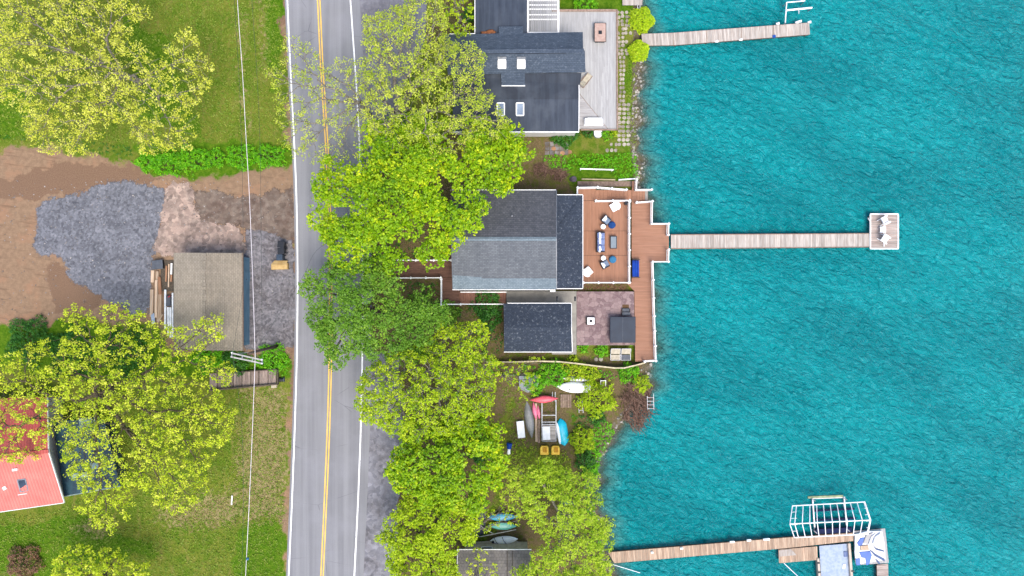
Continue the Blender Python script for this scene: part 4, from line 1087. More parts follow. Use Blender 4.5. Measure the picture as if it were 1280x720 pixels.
T_NW = [(-30, -30), (60, -25), (122, -28), (175, -10), (180, 12), (150, 30), (172, 50), (190, 72), (205, 50), (215, 30), (238, 30), (236, 48), (262, 78), (256, 104), (238, 128), (232, 160), (230, 184), (168, 190), (152, 160), (122, 150), (118, 168), (100, 190), (42, 190), (14, 162), (22, 140), (-30, 120)]
tree('maple_tree', 'open yellow green tree leafing out over the lawn in the top left corner', T_NW, (152, 92), 4.5, 10.5, 6.2, 13, 0.34, 0.165, LEAF_SOFT, BARK_PALE, 0.0085, emergent=.1)
T_W = [(-30, 452), (20, 430), (70, 420), (68, 400), (74, 376), (98, 380), (112, 400), (122, 380), (146, 376), (150, 396), (166, 386), (182, 396), (206, 410), (232, 404), (252, 392), (276, 394), (276, 420), (252, 436), (262, 452), (292, 458), (290, 478), (272, 490), (290, 520), (284, 552), (262, 568), (252, 592), (246, 640), (216, 648), (196, 640), (170, 622), (150, 632), (154, 654), (136, 672), (104, 664), (84, 640), (90, 618), (74, 600), (66, 580), (60, 540), (40, 560), (20, 586), (-30, 580)]
tree('maple_tree', 'large yellow green tree spreading over the shed corner and the red roof', T_W, (118, 494), 4.0, 10.0, 6.6, 12, 0.31, 0.18, LEAF_YEL, BARK_GREY, 0.0095, emergent=.07)
tree('maple_tree', 'small yellow green tree at the bottom left edge of the lawn', [(62, 700), (78, 684), (100, 682), (116, 692), (134, 690), (150, 702), (182, 712), (186, 750), (60, 750)], (118, 730), 3, 6.5, 11, 10, 0.26, 0.22, LEAF_YEL, BARK_GREY, 0.013)
T_N = [(446, 14), (480, 6), (520, -20), (552, -10), (562, 20), (560, 44), (592, 46), (610, 70), (604, 96), (618, 120), (640, 150), (640, 176), (600, 186), (560, 210), (520, 240), (500, 200), (470, 180), (448, 150), (446, 90)]
tree('roadside_tree', 'tall pale olive tree with bare grey limbs beside the road at the top', T_N, (498, 140), 5.5, 11.5, 9.5, 12, 0.33, 0.16, LEAF_PALE, BARK_PALE, 0.0115, emergent=.2)
T_N2 = [(352, 40), (378, 44), (396, 66), (420, 70), (446, 70), (462, 90), (462, 186), (440, 200), (412, 204), (380, 200), (350, 190), (338, 150), (336, 110), (324, 92), (340, 72)]
tree('roadside_tree', 'thin half bare tree reaching its sparse twigs across the road', T_N2, (452, 128), 5.0, 8.5, 5.0, 9, 0.32, 0.15, LEAF_PALE, BARK_PALE, 0.011, trunk_h=4.5)
T_M = [(385, 213), (404, 194), (424, 206), (450, 190), (452, 150), (480, 150), (520, 140), (560, 150), (600, 150), (640, 160), (668, 182), (664, 222), (640, 236), (620, 238), (606, 262), (598, 290), (576, 300), (556, 312), (548, 332), (520, 330), (498, 336), (478, 346), (458, 340), (436, 332), (412, 330), (398, 304), (402, 282), (382, 272), (379, 240)]
tree('broad_maple_tree', 'broad dense bright green maple leaning over the road and the main house roof', T_M, (520, 232), 4.4, 10.8, 34, 6, 0.27, 0.26, LEAF_MAPLE, BARK_GREY, 0.013, lobe=1.15)
T_D = [(378, 350), (400, 332), (426, 322), (450, 316), (480, 330), (512, 346), (534, 362), (560, 380), (564, 414), (546, 446), (500, 456), (470, 450), (436, 452), (412, 462), (396, 440), (384, 414), (378, 380)]
tree('ash_tree', 'rounded mid green tree overhanging the yellow centre line below the maple', T_D, (462, 388), 4.0, 8.8, 34, 7, 0.26, 0.2, LEAF_DARK, BARK_GREY, 0.014, lobe=1.0)
T_Y = [(440, 486), (452, 462), (478, 446), (504, 436), (540, 424), (556, 402), (580, 404), (600, 396), (612, 416), (606, 440), (624, 452), (620, 486), (616, 506), (610, 530), (570, 552), (520, 558), (490, 550), (470, 536), (446, 530), (438, 508)]
tree('birch_tree', 'yellow green tree with pale bare branches showing between road and small outbuilding', T_Y, (548, 462), 4.5, 9.5, 15, 10, 0.29, 0.2, LEAF_LIME, BARK_PALE, 0.0125, emergent=.14)
T_S = [(498, 540), (540, 526), (580, 512), (608, 512), (630, 536), (636, 570), (630, 604), (612, 630), (590, 644), (560, 640), (520, 634), (490, 612), (486, 580), (494, 556)]
tree('broad_maple_tree', 'dense bright green maple south of the pale branched tree', T_S, (560, 582), 3.6, 9.2, 30, 6, 0.27, 0.27, LEAF_MAPLE, BARK_GREY, 0.014, lobe=1.0)
T_S2 = [(482, 646), (508, 622), (540, 608), (580, 620), (600, 644), (596, 676), (576, 692), (572, 720), (576, 770), (506, 770), (490, 720), (480, 690), (474, 666)]
tree('maple_tree', 'yellow green tree beside the gravel shoulder at the bottom edge', T_S2, (540, 690), 3.0, 7.8, 30, 7, 0.27, 0.22, LEAF_LIME, BARK_GREY, 0.014, lobe=0.9)
T_SE = [(632, 596), (650, 580), (690, 578), (726, 588), (746, 598), (754, 630), (762, 664), (766, 700), (758, 770), (640, 770), (650, 720), (654, 690), (664, 660), (636, 636)]
tree('shore_tree', 'feathery fresh green tree on the bank at the foot of the lower dock', T_SE, (704, 664), 2.5, 8.5, 26, 8, 0.25, 0.185, LEAF_FINE, BARK_PALE, 0.012, lobe=1.0)
tree('roadside_tree', 'small yellow green tree squeezed against the dark flat roof at the top', [(548, -30), (594, -30), (593, 38), (570, 44), (556, 30), (548, 10)], (572, 14), 3.0, 6.0, 9, 9, 0.22, 0.18, LEAF_LIME, BARK_PALE, 0.015)
tree('young_tree', 'thin twigs of a young tree over the hut roof at the bottom', [(582, 690), (600, 684), (622, 700), (626, 740), (580, 740)], (590, 745), 2.8, 4.6, 5, 8, 0.2, 0.17, LEAF_YEL, BARK_PALE, 0.014, trunk_h=1.5)
tree('young_tree', 'young yellow leaved tree leaning over the blue and mint paddle boards', [(600, 640), (640, 620), (662, 640), (650, 662), (620, 660), (600, 672), (590, 656)], (592, 664), 2.0, 4.4, 5, 8, 0.2, 0.16, LEAF_LIME, BARK_PALE, 0.014, trunk_h=1.2)
tree('young_tree', 'slender yellow green sapling arching over the grey board in the yard', [(622, 456), (650, 446), (684, 448), (680, 470), (672, 496), (650, 506), (640, 486), (618, 474)], (628, 470), 1.0, 3.2, 5, 8, 0.2, 0.17, LEAF_LIME, BARK_PALE, 0.014, trunk_h=0.8)

def shrub(name, label, px, py, r, h, leaf, n, size=0.14, group=None, spread=0.14, per=6, cat='shrub', ry=None, lobes=.18, k0=.72):
    b = G(px, py); ry = ry or r
    root = empty(name, b, label, cat, group)
    s = 1 / K; st = MB(); P = []
    for i in range(n):
        u = NR.normal(0, 1, 3); u /= np.linalg.norm(u); u[2] = abs(u[2])
        lob = 1 + lobes * math.sin(5 * math.atan2(u[1], u[0]) + px)
        k = R.uniform(k0, 1.0) * lob
        P.append((b.x + u[0] * r * s * k, b.y + u[1] * ry * s * k, b.z + 0.12 + u[2] * h * k))
    P = np.array(P)
    for i in range(min(n, 26)):
        limb(st, b, Vector(P[i]), 0.022, 0.008, 4, 3, .06)
    obj('stems', st, BARK_GREY, root)
    leaves_mesh('foliage', P, NR.uniform(0, 1, n), per, spread, size, leaf, root, b)
    return root
LEAF_ROUND = leaf_mat('bright lime shrub leaves', C(126, 166, 14, .95), C(172, 202, 18, .95), C(204, 220, 50, .95), 0.3)
shrub('round_shrub', 'larger clipped lime green ball shrub north of the upper dock', 800, 27, 17, 1.25, LEAF_ROUND, 1200, 0.13, 'ball shrubs at the upper dock', 0.1, lobes=.08, k0=.8)
shrub('round_shrub', 'smaller clipped lime green ball shrub south of the upper dock', 797.5, 65, 13.5, 1.0, LEAF_ROUND, 1000, 0.13, 'ball shrubs at the upper dock', 0.1, lobes=.08, k0=.8)
HG = 'bushy weeds along the north edge of the lot'
for k, (x, y, rx, ry, h, lb) in enumerate([(187, 203, 18, 12, .6, 'low fresh green weeds at the ragged west end of the green row by the lot'), (214, 204, 24, 17, 1.0, 'bright green bushy weeds second from the west in the row by the lot'),
        (243, 200, 22, 17, 1.0, 'tallest bright green weed clump in the middle of the row by the lot'), (271, 198, 14, 12, .7, 'small thin weed clump in the gap of the green row by the lot'),
        (304, 197, 22, 16, .9, 'bright green weed clump under the overhead wires by the lot'), (338, 196, 22, 15, .9, 'bright green weed clump at the road end of the row by the lot')]):
    shrub('weed_clump', lb, x, y, rx, h, LEAF_WEED, int(rx * ry * 0.9), 0.15, HG, 0.16, 6, 'weeds', ry)
for x, y, r, h, lf, lb, nm in [(745, 497, 25, 1.7, LEAF_LIME, 'large yellow green bush beside the white rowing boat', 'bush'), (727, 548, 17, 1.5, LEAF_LIME, 'lime green bush on the bank below the cyan tub', 'bush'),
        (692, 466, 18, 1.2, LEAF_WEED, 'fresh green bush between the grey board and the white boat', 'bush'), (668, 478, 15, 1.1, LEAF_WEED, 'leafy green bush just above the red kayak', 'bush'),
        (716, 462, 17, .9, LEAF_LIME, 'yellow green plant trained along the garden edging', 'bush'), (738, 466, 12, .8, LEAF_LIME, 'small yellow green plant at the east end of the garden edging', 'bush'),
        (785, 466, 14, .7, LEAF_WEED, 'green creeper below the corner of the lower deck', 'bush'), (801, 480, 12, .7, LEAF_LIME, 'yellow green sprig growing by the brush pile', 'bush'),
        (745, 520, 12, .8, LEAF_IVY, 'dark green bush on the stony point', 'bush'), (731, 575, 13, .8, LEAF_IVY, 'dark green bush at the water edge under the bank', 'bush'), (738, 590, 10, .6, LEAF_WEED, 'low green bush at the waterline near the shore tree', 'bush'),
        (607, 380, 22, .9, LEAF_IVY, 'dark green bed of leaves below the brown stairs', 'bush'), (612, 398, 14, .8, LEAF_IVY, 'dark green bush against the small outbuilding', 'bush'), (560, 390, 16, 1.0, LEAF_DARK, 'green bush at the foot of the brown walkway', 'bush'),
        (735, 166, 8, .8, LEAF_IVY, 'dark green plant left of the white tub', 'bush'), (758, 168, 8, .8, LEAF_WEED, 'green plant right of the white tub under the deck', 'bush'), (766, 167, 6, .6, LEAF_LIME, 'small yellow green plant at the deck corner', 'bush'),
        (706, 168, 18, .7, LEAF_IVY, 'dark green foliage along the white wall of the grey house', 'bush'), (730, 8, 16, .9, LEAF_WEED, 'bright green bush beside the white pergola', 'bush'),
        (728, 435, 7, .5, LEAF_WEED, 'small green plant left of the patio edge', 'bush'), (752, 438, 9, .6, LEAF_WEED, 'green plant beside the cream loungers', 'bush'), (788, 424, 7, .5, LEAF_WEED, 'green weeds squeezed behind the cream loungers', 'bush'),
        (34, 702, 22, 1.4, LEAF_DRY, 'reddish brown half dead bush at the bottom left', 'bush'), (40, 425, 30, .9, LEAF_IVY, 'dark green undergrowth at the west edge of the lot', 'bush'), (95, 440, 34, 1.0, LEAF_IVY, 'dark green undergrowth below the large tree', 'bush'),
        (160, 440, 30, .9, LEAF_IVY, 'dark green undergrowth near the lumber pile', 'bush'), (262, 446, 20, .7, LEAF_WEED, 'green undergrowth at the south wall of the shed', 'bush'), (296, 452, 18, .7, LEAF_IVY, 'green undergrowth under the pole crossarms', 'bush'), (342, 448, 20, .8, LEAF_WEED, 'lush green bush at the foot of the utility pole', 'bush'),
        (520, 385, 16, 1.0, LEAF_DARK, 'green bush beneath the walkway railing', 'bush'), (588, 20, 10, .8, LEAF_IVY, 'dark ivy bush against the flat roof wall', 'bush'), (600, 560, 20, 1.2, LEAF_IVY, 'dark green bush in the yard behind the dense maple', 'bush')]:
    shrub(nm, lb, x, y, r, h, lf, int(r * r * 0.95), 0.15, None, 0.16, 6)

def cover(name, label, poly, per_m2, leaf, h, size, per=5, spread=0.14):
    area = 0.5 * abs(sum(poly[i][0] * poly[(i + 1) % len(poly)][1] - poly[(i + 1) % len(poly)][0] * poly[i][1] for i in range(len(poly)))) / K / K
    P = []
    for x, y, dd in in_poly(poly, int(area * per_m2)):
        w = W(x, y, -1); P.append((w.x, w.y, float(gz(w.x, w.y)) + h * R.random() * min(1, 0.3 + dd / 8)))
    P = np.array(P)
    clump = (np.sin(P[:, 0] * 2.3 + 1.1 * np.sin(P[:, 1] * 1.9)) * np.sin(P[:, 1] * 2.7) + 1) / 2
    o = leaves_mesh(name, P, np.clip(clump * .6 + NR.uniform(0, .4, len(P)), 0, 1), per, spread, size, leaf, None, P.mean(0))
    return tag(o, label, 'plants', kind='stuff')
cover('ground_cover', 'bright green bed of leafy plants between the two houses', [(676, 194), (700, 192), (760, 192), (796, 190), (800, 204), (800, 222), (770, 226), (766, 210), (720, 212), (690, 212)], 26, LEAF_WEED, 0.45, 0.15)
cover('ground_cover', 'grass and weeds in the yard around the kayaks', [(632, 560), (660, 548), (676, 570), (706, 560), (716, 580), (700, 610), (660, 640), (640, 610)], 16, LEAF_FINE, 0.2, 0.12)
cover('ground_cover', 'tall weeds along the bank below the yard', [(715, 515), (738, 520), (740, 560), (748, 580), (742, 610), (725, 600), (718, 560)], 12, LEAF_IVY, 0.4, 0.15)
cover('ground_cover', 'ferny undergrowth under the trees by the house', [(500, 352), (548, 352), (552, 384), (600, 384), (628, 390), (628, 440), (600, 450), (560, 400), (520, 380)], 9, LEAF_IVY, 0.35, 0.15)
cover('ground_cover', 'undergrowth along the foot of the roadside trees', [(455, 180), (520, 180), (560, 250), (556, 320), (500, 322), (460, 330), (455, 260)], 5, LEAF_IVY, 0.35, 0.15)
cover('ground_cover', 'weeds along the lower verge', [(306, 442), (366, 440), (362, 470), (348, 470), (345, 462), (300, 462), (240, 452), (240, 442)], 12, LEAF_WEED, 0.35, 0.14)
cover('leaf_litter', 'dry brown leaves gathered between deck and patio', [(729, 355), (785, 355), (782, 363), (729, 363)], 60, LEAF_DRY, 0.12, 0.12)

LEAF_GRASS = leaf_mat('lawn grass blades', C(92, 128, 26, .9), C(122, 148, 40, .9), C(166, 166, 80, .9), 0.3)
LEAF_STRAW = leaf_mat('dry grass blades', C(112, 122, 44, .8), C(160, 146, 88, .8), C(196, 178, 128, .8), 0.3)
cover('grass', 'mown grass of the upper lawn', [(-40, -20), (352, -20), (358, 100), (364, 176), (230, 182), (60, 182), (-40, 178)], 26, LEAF_GRASS, 0.07, 0.15, 3, 0.12)
cover('grass', 'mown grass of the lower lawn', [(180, 480), (262, 492), (350, 484), (362, 490), (356, 740), (-40, 740), (-40, 645), (80, 634), (140, 600)], 26, LEAF_GRASS, 0.07, 0.15, 3, 0.12)
cover('grass', 'dry straw coloured grass beside the road', [(300, 486), (362, 490), (358, 650), (240, 662), (220, 640), (290, 610)], 20, LEAF_STRAW, 0.06, 0.14, 3, 0.12)
cover('grass', 'grass strip on the bank by the stone path', [(783, 74), (796, 74), (797, 188), (786, 186)], 40, LEAF_GRASS, 0.08, 0.14, 3, 0.1)
cover('grass', 'rough yard grass between the boats and the trees', [(624, 480), (660, 496), (655, 550), (700, 570), (716, 572), (710, 600), (640, 640), (612, 640), (636, 580)], 20, LEAF_GRASS, 0.1, 0.14, 3, 0.12)
cover('ground_cover', 'weeds and creepers along the shore below the yard', [(742, 520), (764, 530), (770, 545), (756, 570), (748, 596), (744, 640), (754, 690), (740, 690), (728, 600), (736, 560)], 30, LEAF_WEED, 0.4, 0.15)
cover('ground_cover', 'ragged green edge of weeds north of the lot', [(-20, 176), (60, 180), (120, 192), (170, 206), (172, 186), (100, 178), (-20, 168)], 9, LEAF_IVY, 0.3, 0.14)
cover('ground_cover', 'undergrowth between the edging and the grey panel', [(600, 456), (700, 456), (760, 464), (800, 462), (806, 472), (760, 474), (700, 468), (640, 470), (604, 470)], 14, LEAF_WEED, 0.4, 0.15)
st_ = MB()
for k in range(700):
    x, y = R.uniform(0, 366), R.uniform(222, 400)
    w_ = W(x, y); q = R.uniform(.03, .09)
    st_.blob((w_.x, w_.y, .015), (q, q * R.uniform(.7, 1.2), q * .7), 5, 3, .2)
tag(obj('loose_stones', st_, mat('loose lot stones', C(190, 182, 176), C(120, 114, 112), 3, 3, .9, .1, rnd=.35)), 'loose stones scattered over the bare lot', 'stones', kind='stuff')
# ------------------------------------------------------------------ furniture and small things
M['frame_dk'] = mat('dark wicker frame', C(58, 58, 66), C(40, 42, 48), 12, 3, .6, .3, .5, 40)
M['cush_blue'] = mat('blue grey cushion fabric', C(140, 156, 196), C(112, 128, 172), 4, 4, .9, .1, .4, 14)
M['cush_grey'] = mat('grey blue cushion fabric', C(136, 152, 174), C(114, 130, 152), 4, 4, .9, .1, .4, 14)
M['pillow'] = mat('white pillow fabric', (.8, .81, .84, 1), (.62, .65, .74, 1), 9, 3, .9, .1, .3, 16)
M['pouf_blue'] = mat('deep blue pouf fabric', C(44, 86, 148), C(34, 70, 128), 5, 4, .85, .15, .5, 25)
M['pouf_light'] = mat('lighter blue pouf fabric', C(74, 142, 182), C(60, 122, 164), 5, 4, .85, .15, .5, 25)
M['royal'] = mat('royal blue canvas', C(10, 78, 190), C(8, 62, 160), 2, 4, .7, .25, .4, 6)
M['tub_cover'] = mat('blue black vinyl cover', C(44, 58, 76), C(36, 48, 66), 1.0, 4, .55, .35, .3, 5)
M['tub_side'] = mat('dark grey cabinet', C(70, 66, 62), C(54, 52, 50), 3, rough=.7)
M['step_grey'] = mat('grey resin steps', C(98, 104, 114), C(82, 88, 98), 3, rough=.6)
M['mat_brown'] = mat('brown coir mat', C(124, 98, 72), C(104, 80, 58), 20, 3, .95, .05, .6, 50)
M['cream'] = mat('cream sling fabric', C(214, 204, 182), C(192, 182, 160), 3, 4, .85, .15, .3, 20)
M['pink_top'] = mat('rosy stone table top', C(212, 182, 168), C(196, 164, 150), 3, 4, .6, .3, .3, 20)
M['card'] = mat('tan cardboard', C(216, 184, 128), C(196, 162, 106), 2, 4, .9, .1, .4, 6, .15)
M['lumber'] = wood('fresh cut lumber', C(230, 206, 180), C(210, 178, 148), (6, .4, 1), .22)
M['rust_wood'] = wood('orange brown boards', C(208, 160, 124), C(178, 128, 96), (6, .4, 1), .22)
M['pipe_w'] = mat('white plastic pipe', (.76, .78, .8, 1), (.6, .64, .68, 1), 3, rough=.4)
M['red_boat'] = mat('faded red plastic hull', C(226, 96, 110, .8), C(210, 80, 96, .8), 1.5, 4, .4, .4, .2, 4)
M['pink_boat'] = mat('pink plastic', C(244, 134, 164, .8), C(232, 116, 148, .8), 2, 4, .4)
M['canoe'] = mat('dull aluminium hull', C(176, 176, 174), C(150, 150, 148), 1.5, 4, .5, .3, .3, 6, metal=.2)
M['cyan'] = mat('cyan plastic', C(24, 200, 226, .8), C(14, 182, 212, .8), 1.5, 4, .35, .4)
M['yellow'] = mat('yellow plastic', C(252, 206, 70, .8), C(240, 186, 50, .8), 2, 4, .4, .4)
M['mint'] = mat('mint green board', C(120, 208, 190), C(98, 190, 174), 1.5, 4, .35, .4)
M['sky_board'] = mat('sky blue board', C(66, 182, 214), C(44, 156, 204), 1.5, 4, .35, .4)
M['stick'] = mat('bare grey brown sticks', C(160, 128, 112), C(112, 88, 76), 5, 3, .9, .1, rnd=.35)
M['stone'] = mat('shore stones', C(204, 198, 188), C(128, 120, 108), 3, 4, .85, .2, .8, 12, .45)
M['navy'] = mat('navy bunk carpet', C(18, 36, 84), C(14, 28, 66), 3, rough=.9)
M['frame_w'] = mat('white tube frame', (.82, .82, .84, 1), (.74, .74, .77, 1), 3, rough=.35)
M['lift_beam'] = mat('greenish galvanised beam', C(190, 200, 150), C(150, 164, 120), 2, rough=.5)
M['pont_floor'] = mat('pale marbled vinyl floor', C(188, 202, 222), C(164, 182, 208), 3, 5, .6, .3, .2, 10)
M['pont_side'] = mat('pale tan side rail', C(224, 206, 188), C(202, 182, 164), 2, rough=.5)
M['float_w'] = mat('white inflatable vinyl', (.7, .7, .72, 1), (.58, .6, .64, 1), 1.5, 4, .35, .4, .3, 3)
M['float_b'] = mat('blue inflatable vinyl', C(16, 104, 206), C(12, 86, 182), 1.5, 4, .35, .4, .2, 3)
M['float_g'] = mat('pale grey vinyl', C(196, 194, 192), C(174, 172, 172), 1.5, 4, .4)
M['wood_pole'] = mat('weathered utility pole', C(112, 100, 90), C(84, 74, 66), 2, 4, .9, .1, .5, 20, stretch=(4, 4, .3))
M['pole_grey'] = mat('bleached crossarm timber', C(206, 204, 198), C(172, 168, 160), 3, 4, .85, stretch=(1, 4, 1))
M['wire_w'] = mat('bright aluminium cable', C(236, 228, 230, .9), C(214, 204, 210, .9), 1, rough=.4)
M['wire_d'] = mat('dark cable', C(70, 84, 80), C(56, 66, 64), 1, rough=.6)
M['insul'] = mat('blue glass insulator', C(60, 130, 170), C(40, 100, 140), 3, rough=.2)

def place(o, px, py, z, deg): 
    o.location = W(px, py, z); o.rotation_euler = (0, 0, math.radians(deg)); return o

def rounded(mb_args, **k): pass

def armchair(label):
    """deep seat facing +x"""
    r = empty('armchair', (0, 0, 0), label, 'armchair', 'cushioned deck armchairs')
    f = MB().box((0, 0, .16), (.82, .8, .1)).box((-.36, 0, .42), (.1, .8, .5)).box((.03, .37, .34), (.7, .07, .3)).box((.03, -.37, .34), (.7, .07, .3))
    obj('frame', f, M['frame_dk'], r, bevel=.02)
    for sx in (-.35, .35):
        for sy in (-.34, .34): obj('leg', MB().box((sx, sy, .055), (.07, .07, .11)), M['frame_dk'], r)
    obj('seat_cushion', MB().box((.05, 0, .29), (.7, .64, .15)), M['cush_grey'], r, bevel=.04)
    obj('back_cushion', MB().box((-.24, 0, .52), (.17, .62, .42), 0, None, ('Y', -.18)), M['pillow'], r, bevel=.05)
    obj('pillow', MB().box((-.1, .02, .46), (.14, .4, .34), .15, None, ('Y', -.45)), M['pillow'], r, bevel=.05)
    return r
place(armchair('blue grey armchair with white pillow beside the deep blue pouf'), 757, 275.5, ZUP, -40)
place(armchair('blue grey armchair with white pillow beside the lighter blue pouf'), 755.5, 330.5, ZUP, 28)
def pouf(label, m):
    r = empty('pouf', (0, 0, 0), label, 'pouf', 'round deck poufs')
    obj('cushion', MB().lathe((0, 0, .06), [(.30, 0), (.37, .06), (.38, .2), (.34, .31), (.2, .35), (.0, .355)], 20), m, r, smooth=True)
    obj('base', MB().lathe((0, 0, 0), [(.33, 0), (.33, .07)], 20), M['frame_dk'], r); return r
place(pouf('deep blue round pouf at the foot of the north armchair', M['pouf_blue']), 764.5, 281.5, ZUP, 0)
place(pouf('lighter blue round pouf at the foot of the south armchair', M['pouf_light']), 765.5, 324.5, ZUP, 20)
for lb, x, y in (('small white round side table at the north end of the sofa', 753.3, 283.8), ('small white round side table at the south end of the sofa', 753.6, 323)):
    r = empty('side_table', W(x, y, ZUP), lb, 'side table', 'white side tables'); b = r.location
    obj('table_top', MB().lathe(b + Vector((0, 0, .42)), [(.24, 0), (.255, .015), (.25, .035)], 20), M['white_plastic'], r)
    obj('pedestal', MB().lathe(b, [(.16, 0), (.09, .06), (.07, .3), (.12, .42)], 14), M['white_plastic'], r, smooth=True)
    obj('tray', MB().lathe(b + Vector((.02, .03, .456)), [(.06, 0), (.07, .05)], 10), M['cream'], r)
so_ = empty('sofa', (0, 0, 0), 'long three seat sofa with blue cushions and white pillows on the upper deck', 'sofa')
obj('frame', MB().box((0, 0, .17), (.88, 2.1, .12)).box((-.39, 0, .42), (.1, 2.1, .42)).box((.03, 1.01, .38), (.8, .08, .3)).box((.03, -1.01, .38), (.8, .08, .3)), M['frame_dk'], so_, bevel=.02)
for sx in (-.38, .38):
    for sy in (-.98, .98): obj('leg', MB().box((sx, sy, .055), (.07, .07, .11)), M['frame_dk'], so_)
for k in (-1, 0, 1):
    obj('seat_cushion', MB().box((.07, k * .64, .31), (.72, .62, .16)), M['cush_blue'], so_, bevel=.05)
    obj('back_cushion', MB().box((-.26, k * .64, .54), (.18, .6, .4), 0, None, ('Y', -.2)), M['cush_blue'], so_, bevel=.06)
for y, a in ((.8, .4), (.42, -.2), (.02, .05), (-.62, .25), (-.86, -.4)):
    obj('pillow', MB().box((-.08, y, .5), (.15, .42, .36), a, None, ('Y', -.6)), M['pillow'], so_, bevel=.055)
place(so_, 750.2, 302.8, ZUP, 0)
ct = empty('coffee_table', (0, 0, 0), 'low rectangular coffee table with a grey glass top facing the sofa', 'coffee table')
f = MB().box((0, .62, .36), (.68, .07, .07)).box((0, -.62, .36), (.68, .07, .07)).box((.31, 0, .36), (.07, 1.165, .07)).box((-.31, 0, .36), (.07, 1.165, .07))
obj('frame', f, M['frame_dk'], ct)
for sx in (-.3, .3):
    for sy in (-.6, .6): obj('leg', MB().box((sx, sy, .16), (.06, .06, .325)), M['frame_dk'], ct)
obj('glass_top', MB().box((0, 0, .375), (.55, 1.16, .03)), mat('grey glass', C(150, 162, 168), C(138, 150, 158), 1, rough=.15), ct)
place(ct, 766.3, 303.2, ZUP, 0)
def tubchair(label):
    r = empty('swivel_chair', (0, 0, 0), label, 'chair', 'white curved chairs')
    obj('seat', MB().box((.08, 0, .38), (.84, .86, .2)), M['white_plastic'], r, bevel=.09, seg=3)
    vs = []; n = 11
    for i in range(n):
        t = math.radians(95 + 170 * i / (n - 1))
        for rad, z in ((.42, .4), (.5, .76), (.45, .77), (.37, .42)): vs.append((rad * math.cos(t), rad * math.sin(t), z - .1 * abs(i - 5) / 5 * (z > .6)))
    fs = []
    for i in range(n - 1):
        for k in range(4): fs.append((i * 4 + k, i * 4 + (k + 1) % 4, i * 4 + 4 + (k + 1) % 4, i * 4 + 4 + k))
    fs += [(0, 1, 2, 3), tuple((n - 1) * 4 + k for k in (3, 2, 1, 0))]
    obj('backrest', MB().add(vs, fs), M['white_plastic'], r, smooth=False)
    obj('pedestal', MB().lathe((0, 0, 0), [(.28, 0), (.26, .03), (.05, .06), (.05, .3)], 14), M['rim'], r); return r
place(tubchair('white curved chair in the north corner by the speaker'), 768.4, 258.5, ZUP, -150)
place(tubchair('white curved chair against the annex wall at the south end'), 733.5, 340.3, ZUP, 40)
sp = empty('speaker', W(782, 255, ZUP), 'small black speaker in the corner of the deck railing', 'speaker'); b = sp.location
obj('cabinet', MB().box(b + Vector((0, 0, .26)), (.3, .24, .52)), M['black'], sp, bevel=.02)
obj('cone', MB().lathe(b + Vector((0, 0, .52)), [(.09, 0), (.06, .012), (.02, .004)], 12), M['frame_dk'], sp)
sw = empty('daybed', (0, 0, 0), 'royal blue padded daybed with black end frames behind the long railing', 'daybed')
for k in range(4): obj('cushion', MB().box((-.27 + k * .18, 0, .42), (.18, 1.72, .14)), M['royal'], sw, bevel=.05)
obj('frame', MB().box((0, 0, .31), (.7, 1.8, .06)), M['black'], sw)
for s in (-1, 1):
    obj('end_frame', MB().beam((-.36, s * .95, .62), (.46, s * .95, .62), .06, .06).beam((-.34, s * .95, 0), (-.34, s * .95, .6), .06, .06).beam((.44, s * .95, 0), (.44, s * .95, .6), .06, .06).beam((-.32, s * .95, .3), (.42, s * .95, .3), .05, .05), M['black'], sw)
place(sw, 793.6, 335.8, ZLO, 0)
ft = empty('fire_table', (0, 0, 0), 'rectangular rosy topped fire table alone on the grey deck', 'fire table')
obj('body', MB().box((0, 0, .28), (1.0, 1.72, .56)), M['frame_dk'], ft, bevel=.02)
obj('table_top', MB().box((0, 0, .6), (1.14, 1.9, .06)), M['pink_top'], ft, bevel=.015)
obj('edge', MB().box((0, .97, .6), (1.22, .05, .08)).box((0, -.97, .6), (1.22, .05, .08)).box((.595, 0, .6), (.05, 1.89, .08)).box((-.595, 0, .6), (.05, 1.89, .08)), M['tub_side'], ft)
obj('burner', MB().box((0, 0, .64), (.36, .36, .03)).box((0, .0, .66), (.04, .36, .02)).box((0, 0, .661), (.36, .04, .02)), M['black'], ft)
place(ft, 749.3, 43.2, ZND, 0)
def recliner(label):
    r = empty('deck_recliner', (0, 0, 0), label, 'chair')
    obj('frame', MB().beam((-.75, .3, .3), (.8, .3, .3), .06, .06).beam((-.75, -.3, .3), (.8, -.3, .3), .06, .06).beam((-.78, .28, .3), (-.78, -.28, .3), .05, .06).beam((.2, .34, .5), (-.4, .34, .5), .07, .04).beam((.2, -.34, .5), (-.4, -.34, .5), .07, .04), M['rim'], r)
    for sx in (-.6, .6):
        for sy in (-.3, .3): obj('leg', MB().box((sx, sy, .15), (.06, .06, .3)), M['rim'], r)
    obj('seat_pad', MB().box((.3, 0, .36), (.95, .54, .09)), M['cream'], r, bevel=.03)
    obj('back_pad', MB().box((-.45, 0, .55), (.75, .54, .09), 0, None, ('Y', .6)), M['cream'], r, bevel=.03); return r
place(recliner('tan padded recliner turned at an angle by the corner of the grey roof'), 731.5, 101.5, ZND, 52)
lb_ = empty('white_lounger', (0, 0, 0), 'white cushioned lounger along the south edge of the grey deck', 'lounger')
obj('base', MB().box((0, 0, .14), (2.0, .7, .26)), M['white'], lb_, bevel=.03); obj('seat_cushion', MB().box((.14, -.02, .34), (1.7, .62, .13)), M['pillow'], lb_, bevel=.05)
obj('back_cushion', MB().box((-.82, 0, .45), (.24, .66, .34)), M['pillow'], lb_, bevel=.06); obj('side_rail', MB().box((.1, .36, .33), (1.5, .06, .3)), M['white'], lb_)
place(lb_, 741.5, 153.2, ZND, 0)
